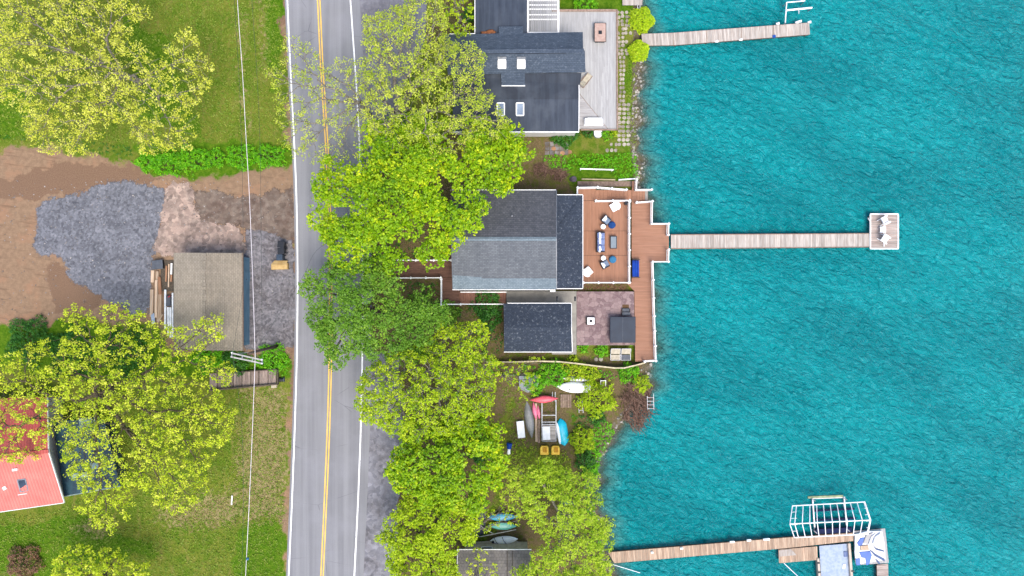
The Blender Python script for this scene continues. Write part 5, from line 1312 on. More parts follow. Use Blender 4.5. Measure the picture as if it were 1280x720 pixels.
wt = empty('white_tub', G(746.8, 167.5), 'rounded pale grey tub below the south edge of the grey deck', 'tub'); b = wt.location
prof = [(W(741.5, 163, -1) - W(746.8, 167.5, -1)).to_2d()]
def tubpoly(s): return [Vector((x * s, y * s)) for x, y in ((-.44, .42), (.44, .42), (.46, 0), (.4, -.3), (.22, -.46), (-.22, -.46), (-.4, -.3), (-.46, 0))]
obj('shell', MB().prism([(b.x + p.x, b.y + p.y) for p in tubpoly(1)], b.z, b.z + .5), M['alu'], wt, bevel=.03)
obj('lid', MB().prism([(b.x + p.x, b.y + p.y) for p in tubpoly(.9)], b.z + .5, b.z + .56), M['white_plastic'], wt, bevel=.02)

# hot tub and patio
ht = empty('hot_tub', W(776.8, 411.5, ZPAT + .01), 'square hot tub under a dark folding cover on the patio', 'hot tub'); b = ht.location
obj('cabinet', MB().box(b + Vector((0, 0, .4)), (2.5, 2.6, .8)), M['tub_side'], ht, bevel=.12)
for s in (-1, 1): obj('cover', MB().box(b + Vector((s * .675, 0, .87)), (1.325, 2.72, .12), 0, None, ('Y', s * .015)), M['tub_cover'], ht, bevel=.05)
obj('cover_hinge', MB().box(b + Vector((0, 0, .925)), (.06, 2.6, .025)), M['step_grey'], ht)
obj('strap', MB().box(b + Vector((1.35, .3, .8)), (.03, .08, .3)), M['black'], ht)
hs = empty('hot_tub_steps', W(782, 390, ZPAT + .01), 'grey two tread steps at the north side of the hot tub', 'steps'); b = hs.location
obj('tread', MB().box(b + Vector((-.0, -.18, .38)), (.84, .34, .06)), M['step_grey'], hs, bevel=.015); obj('tread', MB().box(b + Vector((0, .2, .18)), (.84, .36, .06)), M['step_grey'], hs, bevel=.015)
obj('side_panel', MB().box(b + Vector((-.4, 0, .17)), (.05, .68, .33)), M['tub_side'], hs); obj('side_panel', MB().box(b + Vector((.4, 0, .17)), (.05, .68, .33)), M['tub_side'], hs)
single('door_mat', MB().box(W(782, 383.8, ZPAT + .03), (.68, .52, .025)), M['mat_brown'], 'small brown mat in front of the hot tub steps', 'mat')
fp = empty('fire_pit', W(738, 401, ZPAT + .01), 'square white topped fire pit with a black centre on the patio', 'fire pit'); b = fp.location
obj('base', MB().box(b + Vector((0, 0, .2)), (.95, .82, .4)), M['tub_side'], fp, bevel=.03)
t0 = MB()
for c_, s_ in (((0, .26, .43), (.74, .2, .06)), ((0, -.26, .43), (.74, .2, .06)), ((.26, 0, .43), (.22, .318, .06)), ((-.26, 0, .43), (.22, .318, .06))): t0.box(b + Vector(c_), s_)
obj('table_top', t0, M['white_plastic'], fp)
obj('burner', MB().lathe(b + Vector((0, 0, .405)), [(.13, 0), (.12, .02), (.05, .03)], 12), M['black'], fp)
def lounger(label, px, py):
    r = empty('sling_lounger', G(px, py), label, 'lounger', 'cream sling chairs below the patio'); b = r.location + Vector((0, 0, .05))
    obj('frame', MB().tube([b + Vector((-.5, .5, .75)), b + Vector((-.5, -.1, .35)), b + Vector((-.5, -.75, .3))], .03).tube([b + Vector((.5, .5, .75)), b + Vector((.5, -.1, .35)), b + Vector((.5, -.75, .3))], .03).tube([b + Vector((-.47, .5, .75)), b + Vector((.47, .5, .75))], .03).tube([b + Vector((-.47, -.75, .3)), b + Vector((.47, -.75, .3))], .03), M['alu'], r)
    for sx in (-.5, .5):
        for y_, z_ in ((.2, .5), (-.6, .29)): obj('leg', MB().tube([b + Vector((sx, y_, z_)), b + Vector((sx * 1.02, y_ + .1, -.05))], .025), M['alu'], r)
    obj('backrest', MB().slab([b + Vector((-.47, .5, .74)), b + Vector((.47, .5, .74)), b + Vector((.47, -.1, .37)), b + Vector((-.47, -.1, .37))], .03), M['cream'], r)
    obj('seat', MB().slab([b + Vector((-.47, -.18, .35)), b + Vector((.47, -.18, .35)), b + Vector((.47, -.7, .31)), b + Vector((-.47, -.7, .31))], .03), M['step_grey'] if px > 770 else M['cream'], r)
lounger('cream sling chair on the left of the pair below the hot tub', 768.5, 441)
lounger('cream sling chair with a grey seat, right one of the pair below hot tub', 781.5, 441)
for x, lb in ((745, 'pale round stepping stump on the left, below the patio'), (751, 'pale round stepping stump on the right, below the patio')):
    g_ = G(x, 449); single('stump', MB().lathe(g_ - Vector((0, 0, .1)), [(.22, 0), (.23, .22), (.2, .27), (0, .28)], 12), M['stone_lt'], lb, 'stump', 'pair of pale stumps', smooth=False)
# garden edging
eg = empty('garden_edging', G(690, 454), 'long curved pale timber edging running south of the small outbuilding to the deck corner', 'edging')
pts_ = [(608, 452.5), (640, 452.5), (675, 451.5), (700, 452.2), (722, 454.5), (745, 457.5), (768, 460), (780, 460), (795, 456.5), (806, 453.5)]
Pg = [W(x, y, -.55) for x, y in pts_]
mb = MB(); mw = MB()
for p, q in zip(Pg[:-1], Pg[1:]):
    mb.beam(p, q, .14, .08); mw.beam(p - Vector((0, 0, .5)), q - Vector((0, 0, .5)), .08, .9)
obj('cap', mb, mat('yellowed white timber', C(226, 214, 176), C(200, 186, 150), 3, rnd=.15), eg); obj('wall', mw, M['pile'], eg)
# neighbour garden: stones, poles
tag(obj('flagstone_patch', (lambda mb: [mb.prism([(G(x, y).x + R.uniform(-.25, -.2) * s1, G(x, y).y + R.uniform(.18, .24) * s2) for s1, s2 in ((1, 1), (-1, 1), (-1, -1), (1, -1))], float(gz(G(x, y).x, G(x, y).y)) - .1, float(gz(G(x, y).x, G(x, y).y)) + .05) for x in (684, 690, 696, 702, 707.5) for y in (180, 185.6, 191)] and mb)(MB()), M['flag']), 'slate flagstones below the house wall', 'paving', kind='structure')
mb = MB()
for x, y in ((692, 185.8), (704, 180.2), (703, 191.5), (712, 190)): g_ = G(x, y); mb.prism([(g_.x + .26 * math.cos(t) , g_.y + .22 * math.sin(t)) for t in np.arange(0, 6.2, .8)], g_.z - .05, g_.z + .065)
tag(obj('flagstone_accents', mb, M['flag_o']), 'rusty brown flagstones', 'paving', kind='structure')
mb = MB()
def stone(x, y, rx, ry, h=.06):
    g_ = G(x, y); a0 = R.uniform(0, 6); n = R.choice((5, 6, 7)); ang = R.uniform(-.3, .3)
    mb.prism([(g_.x + rx * math.cos(2 * math.pi * k / n + a0) * R.uniform(.85, 1.1), g_.y + ry * math.sin(2 * math.pi * k / n + a0) * R.uniform(.85, 1.1)) for k in range(n)], g_.z - .12, g_.z + h)
for y in np.arange(16, 72, 5.2):
    for x in (773, 778, 783, 788): 
        if R.random() < .85 and not (x > 784 and y > 45): stone(x + R.uniform(-.8, .8), y + R.uniform(-.8, .8), .2, .2)
for y in np.arange(72, 130, 5.4):
    for x in (775.5, 779.5): stone(x + R.uniform(-.6, .6), y, .16, .2)
for y in np.arange(131, 186, 5.5):
    for x in (774, 779.5, 785): stone(x + R.uniform(-.8, .8), y, .24, .21)
for x in (759, 764.5, 769.5): stone(x, 188, .2, .22); 
for x in (764, 770): stone(x, 180 + R.uniform(-2, 2), .17, .2)
tag(obj('stone_path', mb, M['stone_lt']), 'pale flagstone path along the grey deck', 'path', kind='structure')
def pole_(label, a, b, r, m, cat='pole'): single('garden_pole', MB().tube([W(*a), W(*b)], r, 8), m, label, cat)
za = float(G(740, 211).z)
pl_ = empty('garden_rail', W(745, 211, za), 'white handrail standing among the green plants between the houses', 'railing'); a, b = W(725, 211, za + .9), W(767, 212.3, za + .9)
obj('top_rail', MB().beam(a, b, .12, .06), M['white'], pl_)
for t in (.03, .5, .97): v = a.lerp(b, t); obj('post', MB().box((v.x, v.y, za + .4), (.09, .09, .95)), M['white'], pl_)
p2 = empty('planter_edge', G(760, 224.5), 'pale timber border on the north side of the upper deck stairs', 'edging')
z_ = float(G(760, 224).z) + .15
obj('board', MB().beam(W(727, 224, z_), W(769, 225, z_), .12, .3), mat('pale border timber', C(222, 208, 160), C(196, 182, 140), 3), p2); obj('board', MB().beam(W(773, 225, z_), W(794, 223.6, z_), .12, .3), M['white'], p2)
obj('path_slab', MB().prism(lw(prect(722, 226.5, 790, 233, z_ + .0)), z_ - .4, z_ + .0), M['rim'], p2)
single('boulder', MB().blob(G(716, 224), (.42, .36, .35), 9, 6, .16), mat('mauve grey boulder', C(132, 122, 134), C(100, 92, 100), 3, 4, .9, .1, .8, 8), 'mauve grey boulder at the corner of the upper deck', 'boulder', smooth=True)
def brush(label, px, py, rx, ry, n, L, h, m, name='brush_pile', rad=.02, dirs=None):
    b = G(px, py); mb = MB()
    for i in range(n):
        a = R.uniform(0, 6.28); k = R.random() ** .5
        c = Vector((b.x + rx * k * math.cos(a) / K, b.y + ry * k * math.sin(a) / K, 0)); c.z = max(float(gz(c.x, c.y)), ZW - .05) + R.uniform(.02, h) * (1 - .6 * k)
        d = R.gauss(dirs[0], dirs[1]) if dirs else R.uniform(0, 6.28); l = L * R.uniform(.5, 1.2)
        v = Vector((math.cos(d), math.sin(d), R.uniform(-.25, .2))) * l / 2
        mb.tube([c - v, c + Vector((R.gauss(0, .08), R.gauss(0, .08), R.gauss(.05, .06))) , c + v], [rad * 1.3, rad, rad * .4], 4, caps=False)
    return single(name, mb, m, label, 'brush pile')
brush('tangled pile of bare grey brown branches hanging over the water', 796, 506, 20, 30, 420, 1.9, .9, M['stick'], rad=.022, dirs=(-1.1, .55))
brush('round heap of cut twigs in the bare soil by the dense maple', 698, 217, 11, 8, 130, .9, .4, M['stick'])
brush('smaller brown twig heap nearest the dense maple', 676, 213, 9, 9, 90, .9, .35, M['stick'])
# shore stones
mb = MB()
for y in np.arange(72, 236, 1.5):
    for _ in range(3):
        xs_ = W(0, y, -1.9).y; x = (float(shore(xs_)) - R.uniform(-1.5, .75)); s_ = R.uniform(.06, .19)
        mb.blob((x, xs_ + R.uniform(-.1, .1), float(gz(x, xs_)) + .04), (s_, s_ * R.uniform(.7, 1.2), s_ * .7), 6, 4, .2)
for y in np.arange(455, 720, 2.4):
    for _ in range(1):
        xs_ = W(0, y, -1.9).y; x = (float(shore(xs_)) - R.uniform(-.5, 1.0)); s_ = R.uniform(.06, .2)
        mb.blob((x, xs_, float(gz(x, xs_)) + .04), (s_, s_ * R.uniform(.7, 1.2), s_ * .7), 6, 4, .2)
for y in np.arange(300, 450, 2.2):
    xs_ = W(0, y, -1.9).y; x = (float(shore(xs_)) - R.uniform(-.9, .4)); s_ = R.uniform(.08, .22)
    mb.blob((x, xs_, float(gz(x, xs_)) + .05), (s_, s_ * R.uniform(.7, 1.2), s_ * .7), 6, 4, .2)
tag(obj('shore_stones', mb, M['stone']), 'pale stones scattered along the waterline', 'stones', kind='stuff')

# ---- kayak yard
def boat(name, label, px, py, deg, L, B, D, m, flip=False, z=None, cat='kayak', deck=False, group=None, extra=None, **k):
    g_ = G(px, py) if z is None else W(px, py, z)
    r = empty(name, (0, 0, 0), label, cat, group)
    zz = .02 if flip else D
    obj('hull', MB().hull(L, B, D, flip, z=zz, deck=deck, **k), m, r, smooth=True)
    if extra: extra(r, D)
    r.location = g_; r.rotation_euler = (0, 0, math.radians(deg)); return r
def cock(r, D): 
    obj('cockpit', MB().lathe((0, 0, D + .03), [(.2, 0), (.24, .05), (.2, .05)], 14), M['black'], r)
rack = empty('boat_trailer', G(686, 526), 'grey boat trailer frame parked in the yard with boards on its rear bed', 'trailer')
b = rack.location; zt_ = b.z + .5
def T(x, y, dz=0): return W(x, y, zt_ + dz)
f = MB(); f.beam(T(677.5, 500), T(677.5, 551.5), .1, .1).beam(T(695, 500), T(695, 551.5), .1, .1)
for y in (519, 527.5, 530.5, 551.5): f.beam(T(678, y), T(694.5, y), .09, .08)
f.beam(T(690.5, 490), T(690.8, 502), .07, .07).beam(T(694, 490), T(694, 502), .07, .07)
obj('frame', f, M['grey_metal'], rack)
for x in (675.6, 697): obj('wheel', (lambda v: MB().lathe((0, 0, 0), [(.05, -.06), (.24, -.07), (.26, 0), (.24, .07), (.05, .06)], 14))(0), M['black'], rack).matrix_local = Matrix.Translation(Vector((T(x, 540).x - b.x, T(x, 540).y - b.y, .24))) @ Matrix.Rotation(math.pi / 2, 4, 'Y')
obj('bed', MB().boards(lw(prect(678.2, 531.5, 694.3, 550.5, zt_)), 0, .16, zt_ + .07), M['dock_grey'], rack)
f = MB()
for x, y in ((678, 503), (694.8, 503), (678, 548), (694.8, 548)): v = T(x, y); f.box((v.x, v.y, (b.z + zt_) / 2 - .06), (.07, .07, zt_ - b.z))
obj('stands', f, M['grey_metal'], rack)
single('board_sheet', MB().box(T(682.8, 541.5, .12), (.78, 1.4, .05), .04), M['white'], 'white sheet of board lying on the trailer bed', 'board')
boat('kayak', 'faded red kayak lying keel up across the head of the trailer', 680, 499, 3, 3.05, .82, .3, M['red_boat'], True, zt_ + .06)
boat('canoe', 'long dull grey canoe turned keel up beside the trailer', 661.5, 524, 98, 4.1, 1.0, .38, M['canoe'], True, pointy=2.2)
boat('kayak', 'pink kayak half tucked under the red kayak', 668.5, 514, 100, 2.0, .5, .2, M['pink_boat'], True, z=float(G(668, 514).z) + .16)
boat('kayak', 'pink and white kayak close to the left side of the trailer', 673.3, 516, 97, 1.7, .36, .2, M['pink_boat'], True, z=float(G(673, 516).z) + .05)
def plank(label, x0, y0, x1, y1, w, m, z=0.1, cat='plank', name='plank'):
    a = G(x0, y0); e = G(x1, y1); single(name, MB().beam(a + Vector((0, 0, z)), e + Vector((0, 0, z)), w, .06), m, label, cat)
plank('weathered tan plank between the canoe and the trailer', 669.8, 504, 670.6, 552, .24, M['lumber'], .12)
plank('brownish plank against the trailer side', 673.8, 524, 673.6, 553, .22, M['rim'], .16)
def cyan_extra(r, D):
    obj('seat_well', MB().box((-.05, .12, .33), (1.7, .16, .05)).box((-.05, -.16, .33), (1.7, .1, .05)), M['sky_board'], r, bevel=.02)
r = empty('pedal_boat', (0, 0, 0), 'cyan and white plastic boat leaning on the right side of the trailer', 'boat')
obj('hull', MB().hull(2.95, 1.15, .32, True, z=.1, pointy=5.0), M['cyan'], r, smooth=True); cyan_extra(r, .3)
obj('white_deck', MB().hull(2.4, .34, .18, True, z=.32, pointy=5.0), M['white_plastic'], r, smooth=True).location = (-.0, .48, 0)
g_ = G(703, 540); r.location = g_; r.rotation_euler = (math.radians(6), 0, math.radians(99))
for x, lb in ((680.3, 'yellow plastic seat box on the left at the tail of the trailer'), (694.2, 'yellow plastic seat box on the right at the tail of the trailer')):
    g_ = G(x, 562); r = empty('yellow_seat', g_, lb, 'seat', 'pair of yellow plastic seats')
    q = [(-.46, -.48), (.46, -.48), (.44, .3), (.3, .48), (-.3, .48), (-.44, .3)]
    obj('shell', MB().prism([(g_.x + x_, g_.y + y_) for x_, y_ in q], g_.z, g_.z + .34), M['yellow'], r, bevel=.06)
    obj('cushion', MB().box(g_ + Vector((.05, .04, .37)), (.42, .5, .08)), mat('amber pad', C(240, 170, 30), C(222, 150, 24), 3), r, bevel=.03)
wb = empty('white_bench', G(651, 536), 'plain white slab bench on the grass left of the grey canoe', 'bench'); b = wb.location
obj('top', MB().box(b + Vector((0, 0, .36)), (.78, 1.78, .08), .1), M['white_plastic'], wb, bevel=.02)
for s in (-1, 1): obj('leg', MB().box(b + Vector((-s * .06, s * .65, .16)), (.6, .08, .33), .1), M['grey_metal'], wb)
bc = empty('blue_jug', G(636.3, 558), 'small blue barrel with a white cap lying in the yard', 'barrel'); b = bc.location
obj('body', MB().tube([b + Vector((.05, .4, .22)), b + Vector((.0, -.2, .2))], [.3, .24], 12), M['royal'], bc, smooth=False)
obj('cap', MB().tube([b + Vector((0, -.2, .2)), b + Vector((-.04, -.75, .14))], [.14, .2], 10), M['white_plastic'], bc)
gt = empty('grey_board', G(662, 481), 'grey weathered panel propped under the sapling', 'panel'); b = gt.location
obj('panel', MB().slab([W(648.5, 470, b.z + .55), W(676, 469, b.z + .5), W(672, 483, b.z + .5), W(660, 491, b.z + .5), W(649, 486, b.z + .52)], .05), mat('grey painted sheet', C(158, 164, 172), C(140, 146, 154), 1.5, rough=.6), gt)
for x, y in ((650, 473), (673, 472), (661, 487)): v = W(x, y, b.z + .5); obj('leg', MB().tube([(v.x, v.y, b.z - .1), (v.x, v.y, b.z + .47)], .04), M['pile'], gt)
def rowing(r, D):
    obj('thwart', MB().box((.1, 0, D - .05), (.25, .7, .04)), M['grey_metal'], r); obj('cleat', MB().box((.35, .22, D + .14), (.14, .1, .06)), M['black'], r)
boat('rowing_boat', 'white decked boat with pointed bow half under the yellow green bush', 716, 483.5, 177, 3.6, 1.15, .4, M['white_plastic'], False, None, 'boat', True, None, rowing, pointy=1.9, stern=.7)
boat('rowing_boat', 'pale grey boat lying just behind the white decked boat', 719, 473.5, 176, 3.0, .62, .3, M['alu'], False, None, 'boat', True, None, None, pointy=2.0)
for lb, x, y, a in (('white plastic garden chair frame beside the two boats', 753, 478, 0),):
    r = empty('garden_chair', (0, 0, 0), lb, 'chair')
    obj('seat', MB().box((0, 0, .4), (.5, .5, .04)), M['rim'], r); f = MB()
    for s in (-1, 1): f.tube([(s * .26, -.3, 0), (s * .26, -.28, .6), (s * .27, .3, .65), (s * .27, .34, 0)], .035)
    f.beam((-.24, .3, .85), (.24, .3, .85), .05, .05).beam((-.25, .3, .4), (-.25, .3, .85), .05, .05).beam((.25, .3, .4), (.25, .3, .85), .05, .05)
    obj('frame', f, M['white_plastic'], r); r.location = G(x, y)
pt = empty('pallet', G(707, 501), 'weathered tan pallet lying on the soil below the white boat', 'pallet'); b = pt.location
obj('slats', MB().boards([(b.x - .6, b.y - .7), (b.x + .6, b.y - .7), (b.x + .6, b.y + .7), (b.x - .6, b.y + .7)], math.pi / 2, .2, b.z + .14, .03, .06), M['rim'], pt)
obj('bearers', MB().box(b + Vector((0, .6, .06)), (1.2, .1, .1)).box(b + Vector((0, 0, .06)), (1.2, .1, .1)).box(b + Vector((0, -.6, .06)), (1.2, .1, .1)), M['pile'], pt)
dk = empty('dock_section', G(719, 505), 'bare aluminium dock section frame leaning in the bushes', 'frame'); b = dk.location
f = MB().tube([W(722, 495, b.z + .2), W(724, 516, b.z + .2)], .035).tube([W(727, 495, b.z + .2), W(729, 516, b.z + .2)], .035)
for i in range(4): f.tube([W(722.4 + i * .5, 498 + i * 5, b.z + .2), W(727.4 + i * .5, 498 + i * 5, b.z + .2)], .025)
obj('frame', f, M['alu'], dk)
ld = empty('shore_ladder', W(812, 490, ZW), 'white pipe swim ladder standing in the water beside the brush pile', 'ladder')
f = MB().tube([W(817, 492, -1.2), W(817, 500, -1.25), W(817.4, 512, -1.3), W(817.4, 512, -3)], .03).tube([W(809, 495, -1.3), W(809.5, 511.5, -1.35), W(809.5, 511.5, -3)], .03)
for y in (497, 501.5, 506, 510.8): f.tube([W(809.2, y, -1.32), W(817.3, y, -1.3)], .03)
obj('frame', f, M['alu'], ld)
# boards and boats near the hut
boat('paddle_board', 'sky blue paddle board, upper one of the pair north of the hut', 628, 646.5, 2, 3.2, .78, .12, M['sky_board'], True, -.75, 'paddle board', pointy=2.2)
boat('paddle_board', 'mint green paddle board just below the sky blue board', 628, 657.5, -2, 3.0, .8, .12, M['mint'], True, -.75, 'paddle board', pointy=2.2)
def stripes(r, D):
    for x in (-.9, -.05): obj('stripe', MB().tube([(x - .12, .36, D * .6), (x, .1, D + .13), (x + .2, -.2, D + .11), (x + .3, -.36, D * .55)], .025, 6), M['black'], r)
    obj('hatch', MB().lathe((-1.15, -.02, D + .09), [(.14, 0), (.15, .03), (.05, .04)], 12), M['black'], r)
boat('kayak', 'white kayak with thin black curves on the landing beside the hut', 630, 675, 3, 2.95, .84, .26, M['white_plastic'], True, -.96, 'kayak', pointy=2.6, extra=stripes)
bk = empty('board_rack', G(604, 656), 'dark timber rack with bleached poles holding the paddle boards', 'rack'); b = bk.location
obj('rails', MB().beam(W(598, 662, -.88), W(646, 656, -.88), .1, .08).beam(W(600, 651, -.88), W(646, 647, -.88), .1, .08), M['pile'], bk)
f = MB()
for x, y in ((600, 661), (644, 657), (602, 651), (644, 648)): v = W(x, y, -.9); f.box((v.x, v.y, -1.2), (.09, .09, .62))
obj('posts', f, M['pile'], bk)
obj('poles', MB().tube([W(588, 645, -.3), W(604, 660, -.6), W(618, 668, -.7)], .05).tube([W(584, 666, -.5), W(600, 671, -.6), W(645, 662, -.55)], .05).tube([W(577, 673, -.4), W(590, 679, -.7)], .045), M['pole_grey'], bk)
single('dark_tarp', MB().slab([W(596, 632, -.9), W(608, 632, -.9), W(606, 668, -.95), W(584, 672, -.95), (W(590, 648, -.9))], .05), mat('blue black tarp', C(52, 66, 84), C(38, 48, 62), 2, 4, .6, .3, .6, 4), 'blue black tarp spread beside the paddle boards', 'tarp')
boat('kayak', 'small teal kayak hidden under the feathery shore tree', 708, 628, -8, 1.7, .6, .22, mat('teal plastic', C(60, 150, 146), C(44, 128, 128), 2, rough=.4), True)

# ---- lot items
def bin_(label, px, py, deg=0, m=None, s=1.0):
    r = empty('trash_bin', (0, 0, 0), label, 'trash bin', 'trash bins by the road'); mb = MB()
    lo_, hi_ = .24 * s, .31 * s
    vs = [(-lo_, -lo_, .05), (lo_, -lo_, .05), (lo_, lo_, .05), (-lo_, lo_, .05), (-hi_, -hi_, .95), (hi_, -hi_, .95), (hi_, hi_, .95), (-hi_, hi_, .95)]
    mb.add(vs, [(3, 2, 1, 0), (4, 5, 6, 7), (0, 1, 5, 4), (1, 2, 6, 5), (2, 3, 7, 6), (3, 0, 4, 7)]); obj('body', mb, m or M['black'], r, bevel=.04)
    obj('lid', MB().box((0.02, 0, 1.0), (.68 * s, .66 * s, .08), 0, None, ('Y', .06)), m or M['black'], r, bevel=.03)
    for y in (-.22, .22): obj('wheel', MB().tube([(-.3 * s, y * s - .03, .1), (-.3 * s, y * s + .03, .1)], .1, 12), M['black'], r)
    obj('handle', MB().tube([(-.36 * s, -.2, .95), (-.36 * s, .2, .95)], .02), M['black'], r)
    place(r, px, py, 0.02, deg); return r
bin_('black trash bin at the north end of the row beside the road', 355.2, 306.3, 172)
bin_('black trash bin in the middle of the row beside the road', 355.3, 314.2, 185)
bin_('blue grey bin next to the flattened cardboard', 353.6, 322.3, 180, mat('blue grey plastic', C(66, 84, 102), C(52, 68, 86), 2, rough=.5), .95)
cb = empty('cardboard_box', W(351, 332, 0), 'crumpled tan cardboard box beside the bins', 'box'); b = cb.location
obj('body', MB().box(b + Vector((0, -.1, .22)), (1.7, .62, .42), .03), M['card'], cb)
obj('flap', MB().slab([b + Vector((-.8, .2, .45)), b + Vector((.78, .26, .44)), b + Vector((.86, .5, .34)), b + Vector((-.55, .52, .3))], .012), M['card'], cb)
obj('flap', MB().slab([b + Vector((-.84, -.38, .436)), b + Vector((.84, -.36, .45)), b + Vector((.8, .1, .5)), b + Vector((-.8, .05, .48))], .012), M['card'], cb)
# lumber beside the shed: each plank a thing of its own
GP = 'lumber piled along the shed'
pk = [('shortest pale plank lying at the top left of the lumber pile', 191, 338, 190.5, 353, .34, 'lumber', .1), ('pale plank stub beside the black tub', 196.5, 339, 197, 350, .3, 'lumber', .12), ('long pale plank with one broken end in the middle of the pile', 195.5, 350, 195, 397, .26, 'lumber', .26), ('orange brown bark edged plank crossing the pile', 199, 346, 200.5, 368, .3, 'rust_wood', .3), ('lowest pale board at the left edge of the pile', 190, 362, 189.5, 396, .34, 'lumber', .1),
      ('wide pink tan board at the bottom of the pile', 199, 368, 199, 402, .5, 'lumber', .12), ('narrow tan batten at the foot of the pile', 203.5, 393, 197, 404, .1, 'lumber', .4), ('orange tan stud leaning near the shed wall', 208.2, 332, 207.6, 352, .16, 'rust_wood', .3), ('white painted stud closest to the shed wall', 214.6, 329, 214.2, 343, .16, 'white', .34), ('pale stud between the orange and the white ones', 211.3, 330, 210.8, 359, .13, 'lumber', .26),
      ('short rusty stud just below the white one', 214.4, 343.5, 214, 352, .16, 'rust_wood', .3)]
for lb, x0, y0, x1, y1, w_, m_, z_ in pk:
    a, e = W(x0, y0, z_), W(x1, y1, z_); single('plank', MB().beam(a, e, w_, .09), M[m_], lb, 'plank', GP)
for k, (x0, x1, y0, y1, w_, lb) in enumerate([(206.8, 206.6, 362, 412, .11, 'long white pipe nearest the planks'), (210.2, 210.6, 384, 420, .1, 'white pipe in the middle of the pipe bundle'), (213.0, 213.4, 384, 422, .1, 'white pipe second from the shed wall'), (215.8, 216, 366, 421, .09, 'white pipe tight against the shed wall')]):
    single('pipe', MB().tube([W(x0, y0, .28), W(x1, y1, .3)], w_, 8), M['pipe_w'], lb, 'pipe', 'white pipes along the shed')
bt = empty('black_tub', W(200.5, 331, 0), 'black plastic tub at the head of the lumber pile', 'tub'); b = bt.location
obj('shell', MB().box(b + Vector((0, 0, .3)), (1.0, .85, .6), .1), M['black'], bt, bevel=.06); obj('rim', MB().box(b + Vector((0, 0, .6)), (1.1, .95, .06), .1), M['step_grey'], bt, bevel=.03)
single('bluish_sheet', MB().slab([W(188.5, 394, .3), W(192.5, 391, .35), W(194, 404, .25), W(190, 405, .2)], .04), M['pont_floor'], 'pale bluish sheet poking out from the leaves at the foot of the lumber', 'sheet')
ms = empty('metal_box', W(212.5, 376, 0), 'grey metal cabinet with a red tag lying among the pipes', 'cabinet'); b = ms.location
obj('body', MB().box(b + Vector((0, 0, .25)), (.5, 1.1, .3)), M['step_grey'], ms, bevel=.02); obj('tag', MB().box(b + Vector((.12, .45, .42)), (.3, .12, .03), .6), mat('red tag', C(200, 60, 60), None, 2), ms)
single('dark_plank_bed', MB().box(W(209, 345, .08), (1.3, 3.2, .14)), M['pile'], 'dark timber bed under the studs by the shed wall', 'timber')
# timber steps
ts = empty('timber_steps', W(305, 475, 0), 'weathered timber steps with broad pale treads below the utility pole', 'steps')
mb = MB()
xs0 = [262, 272, 281.5, 292, 303, 314, 324, 335.5, 346]
for i in range(8):
    x0, x1 = xs0[i], xs0[i + 1] - 1.0; t = (x0 - 262) / 84; yt = 467 - t * 5.5; yb = 487 - t * 7; z = .12 + .05 * i
    mb.boards(lw(ppoly([(x0, yt), (x1, yt - .5), (x1, yb - .6), (x0, yb)], z)), math.pi / 2, .29, z, .1, .012)
obj('treads', mb, wood('weathered pinkish planks', C(172, 154, 144), C(146, 128, 120), (3, .5, 1), .18), ts)
mb = MB(); mb.beam(W(262, 487.8, .3), W(347.6, 480, .5), .14, .5); mb.beam(W(290, 465.6, .3), W(346.6, 461.2, .5), .1, .5); mb.beam(W(347, 462, .55), W(347.6, 479, .55), .1, .4)
for i in range(1, 8): mb.beam(W(xs0[i] - .5, 467 - (xs0[i] - 262) / 84 * 5.5, .06 + .05 * i), W(xs0[i] - .5, 486.6 - (xs0[i] - 262) / 84 * 7, .06 + .05 * i), .06, .1)
obj('side_board', mb, M['pile'], ts)
single('boulder', MB().blob(W(280, 463, .1), (.85, .36, .32), 10, 6, .12), mat('grey lichen stone', C(128, 120, 112), C(100, 94, 86), 3, 4, .9, .1, .8, 8), 'flat grey stone beside the timber steps', 'boulder', smooth=True)
single('white_stake', MB().beam(W(290.2, 619.5, .12), W(289.6, 631, .1), .12, .1), M['white'], 'short white stake lying in the lower lawn', 'stake')
single('white_block', MB().box(W(342.7, 482.8, .12), (.55, .3, .24), .05), M['cream'], 'small cream block at the end of the timber steps', 'block')
cv = empty('culvert_pipe', W(351.5, 474.5, 0), 'dark pipe end at the road side of the timber steps', 'pipe'); b = cv.location
obj('pipe', MB().tube([b + Vector((-.35, .0, .16)), b + Vector((.35, .03, .14))], .22, 14), M['black'], cv)
obj('rim', MB().tube([b + Vector((.33, .03, .14)), b + Vector((.4, .03, .14))], .25, 14), M['step_grey'], cv)

# ---- utility pole and wires
up_ = empty('utility_pole', W(347, 432.5, 0), 'leaning grey utility pole with double white crossarms beside the shed', 'utility pole'); b = up_.location
PH = 7.9
top = W(312, 441.5, PH)
obj('shaft', MB().tube([b, b.lerp(top, .5), top], [.17, .15, .12], 10), M['wood_pole'], up_, smooth=True)
arm = MB(); za_ = PH - .5
arm.beam(W(289.5, 441.2, za_), W(328.5, 450.2, za_), .13, .13); arm.beam(W(288.5, 445.8, za_), W(327.5, 454.2, za_), .13, .13)
ar = obj('crossarm', arm, M['pole_grey'], up_)
for x, y in ((290, 443.5), (303, 446.4), (316, 449.4), (327.6, 452)): obj('spacer', MB().box(W(x, y, za_), (.1, .42, .1), -.22), M['grey_metal'], up_)
for x, y in ((290.5, 440.6), (327.8, 449.2), (328, 454)):
    obj('insulator', MB().lathe(W(x, y, za_ + .06), [(.05, 0), (.09, .06), (.05, .12), (.08, .16), (.04, .22)], 10), M['white_plastic'], up_, smooth=True)
obj('brace', MB().beam(W(296, 442, za_ - .1), top - Vector((0, 0, 1.3)), .05, .05).beam(W(322, 448, za_ - .1), top - Vector((0, 0, 1.3)), .05, .05), M['grey_metal'], up_)
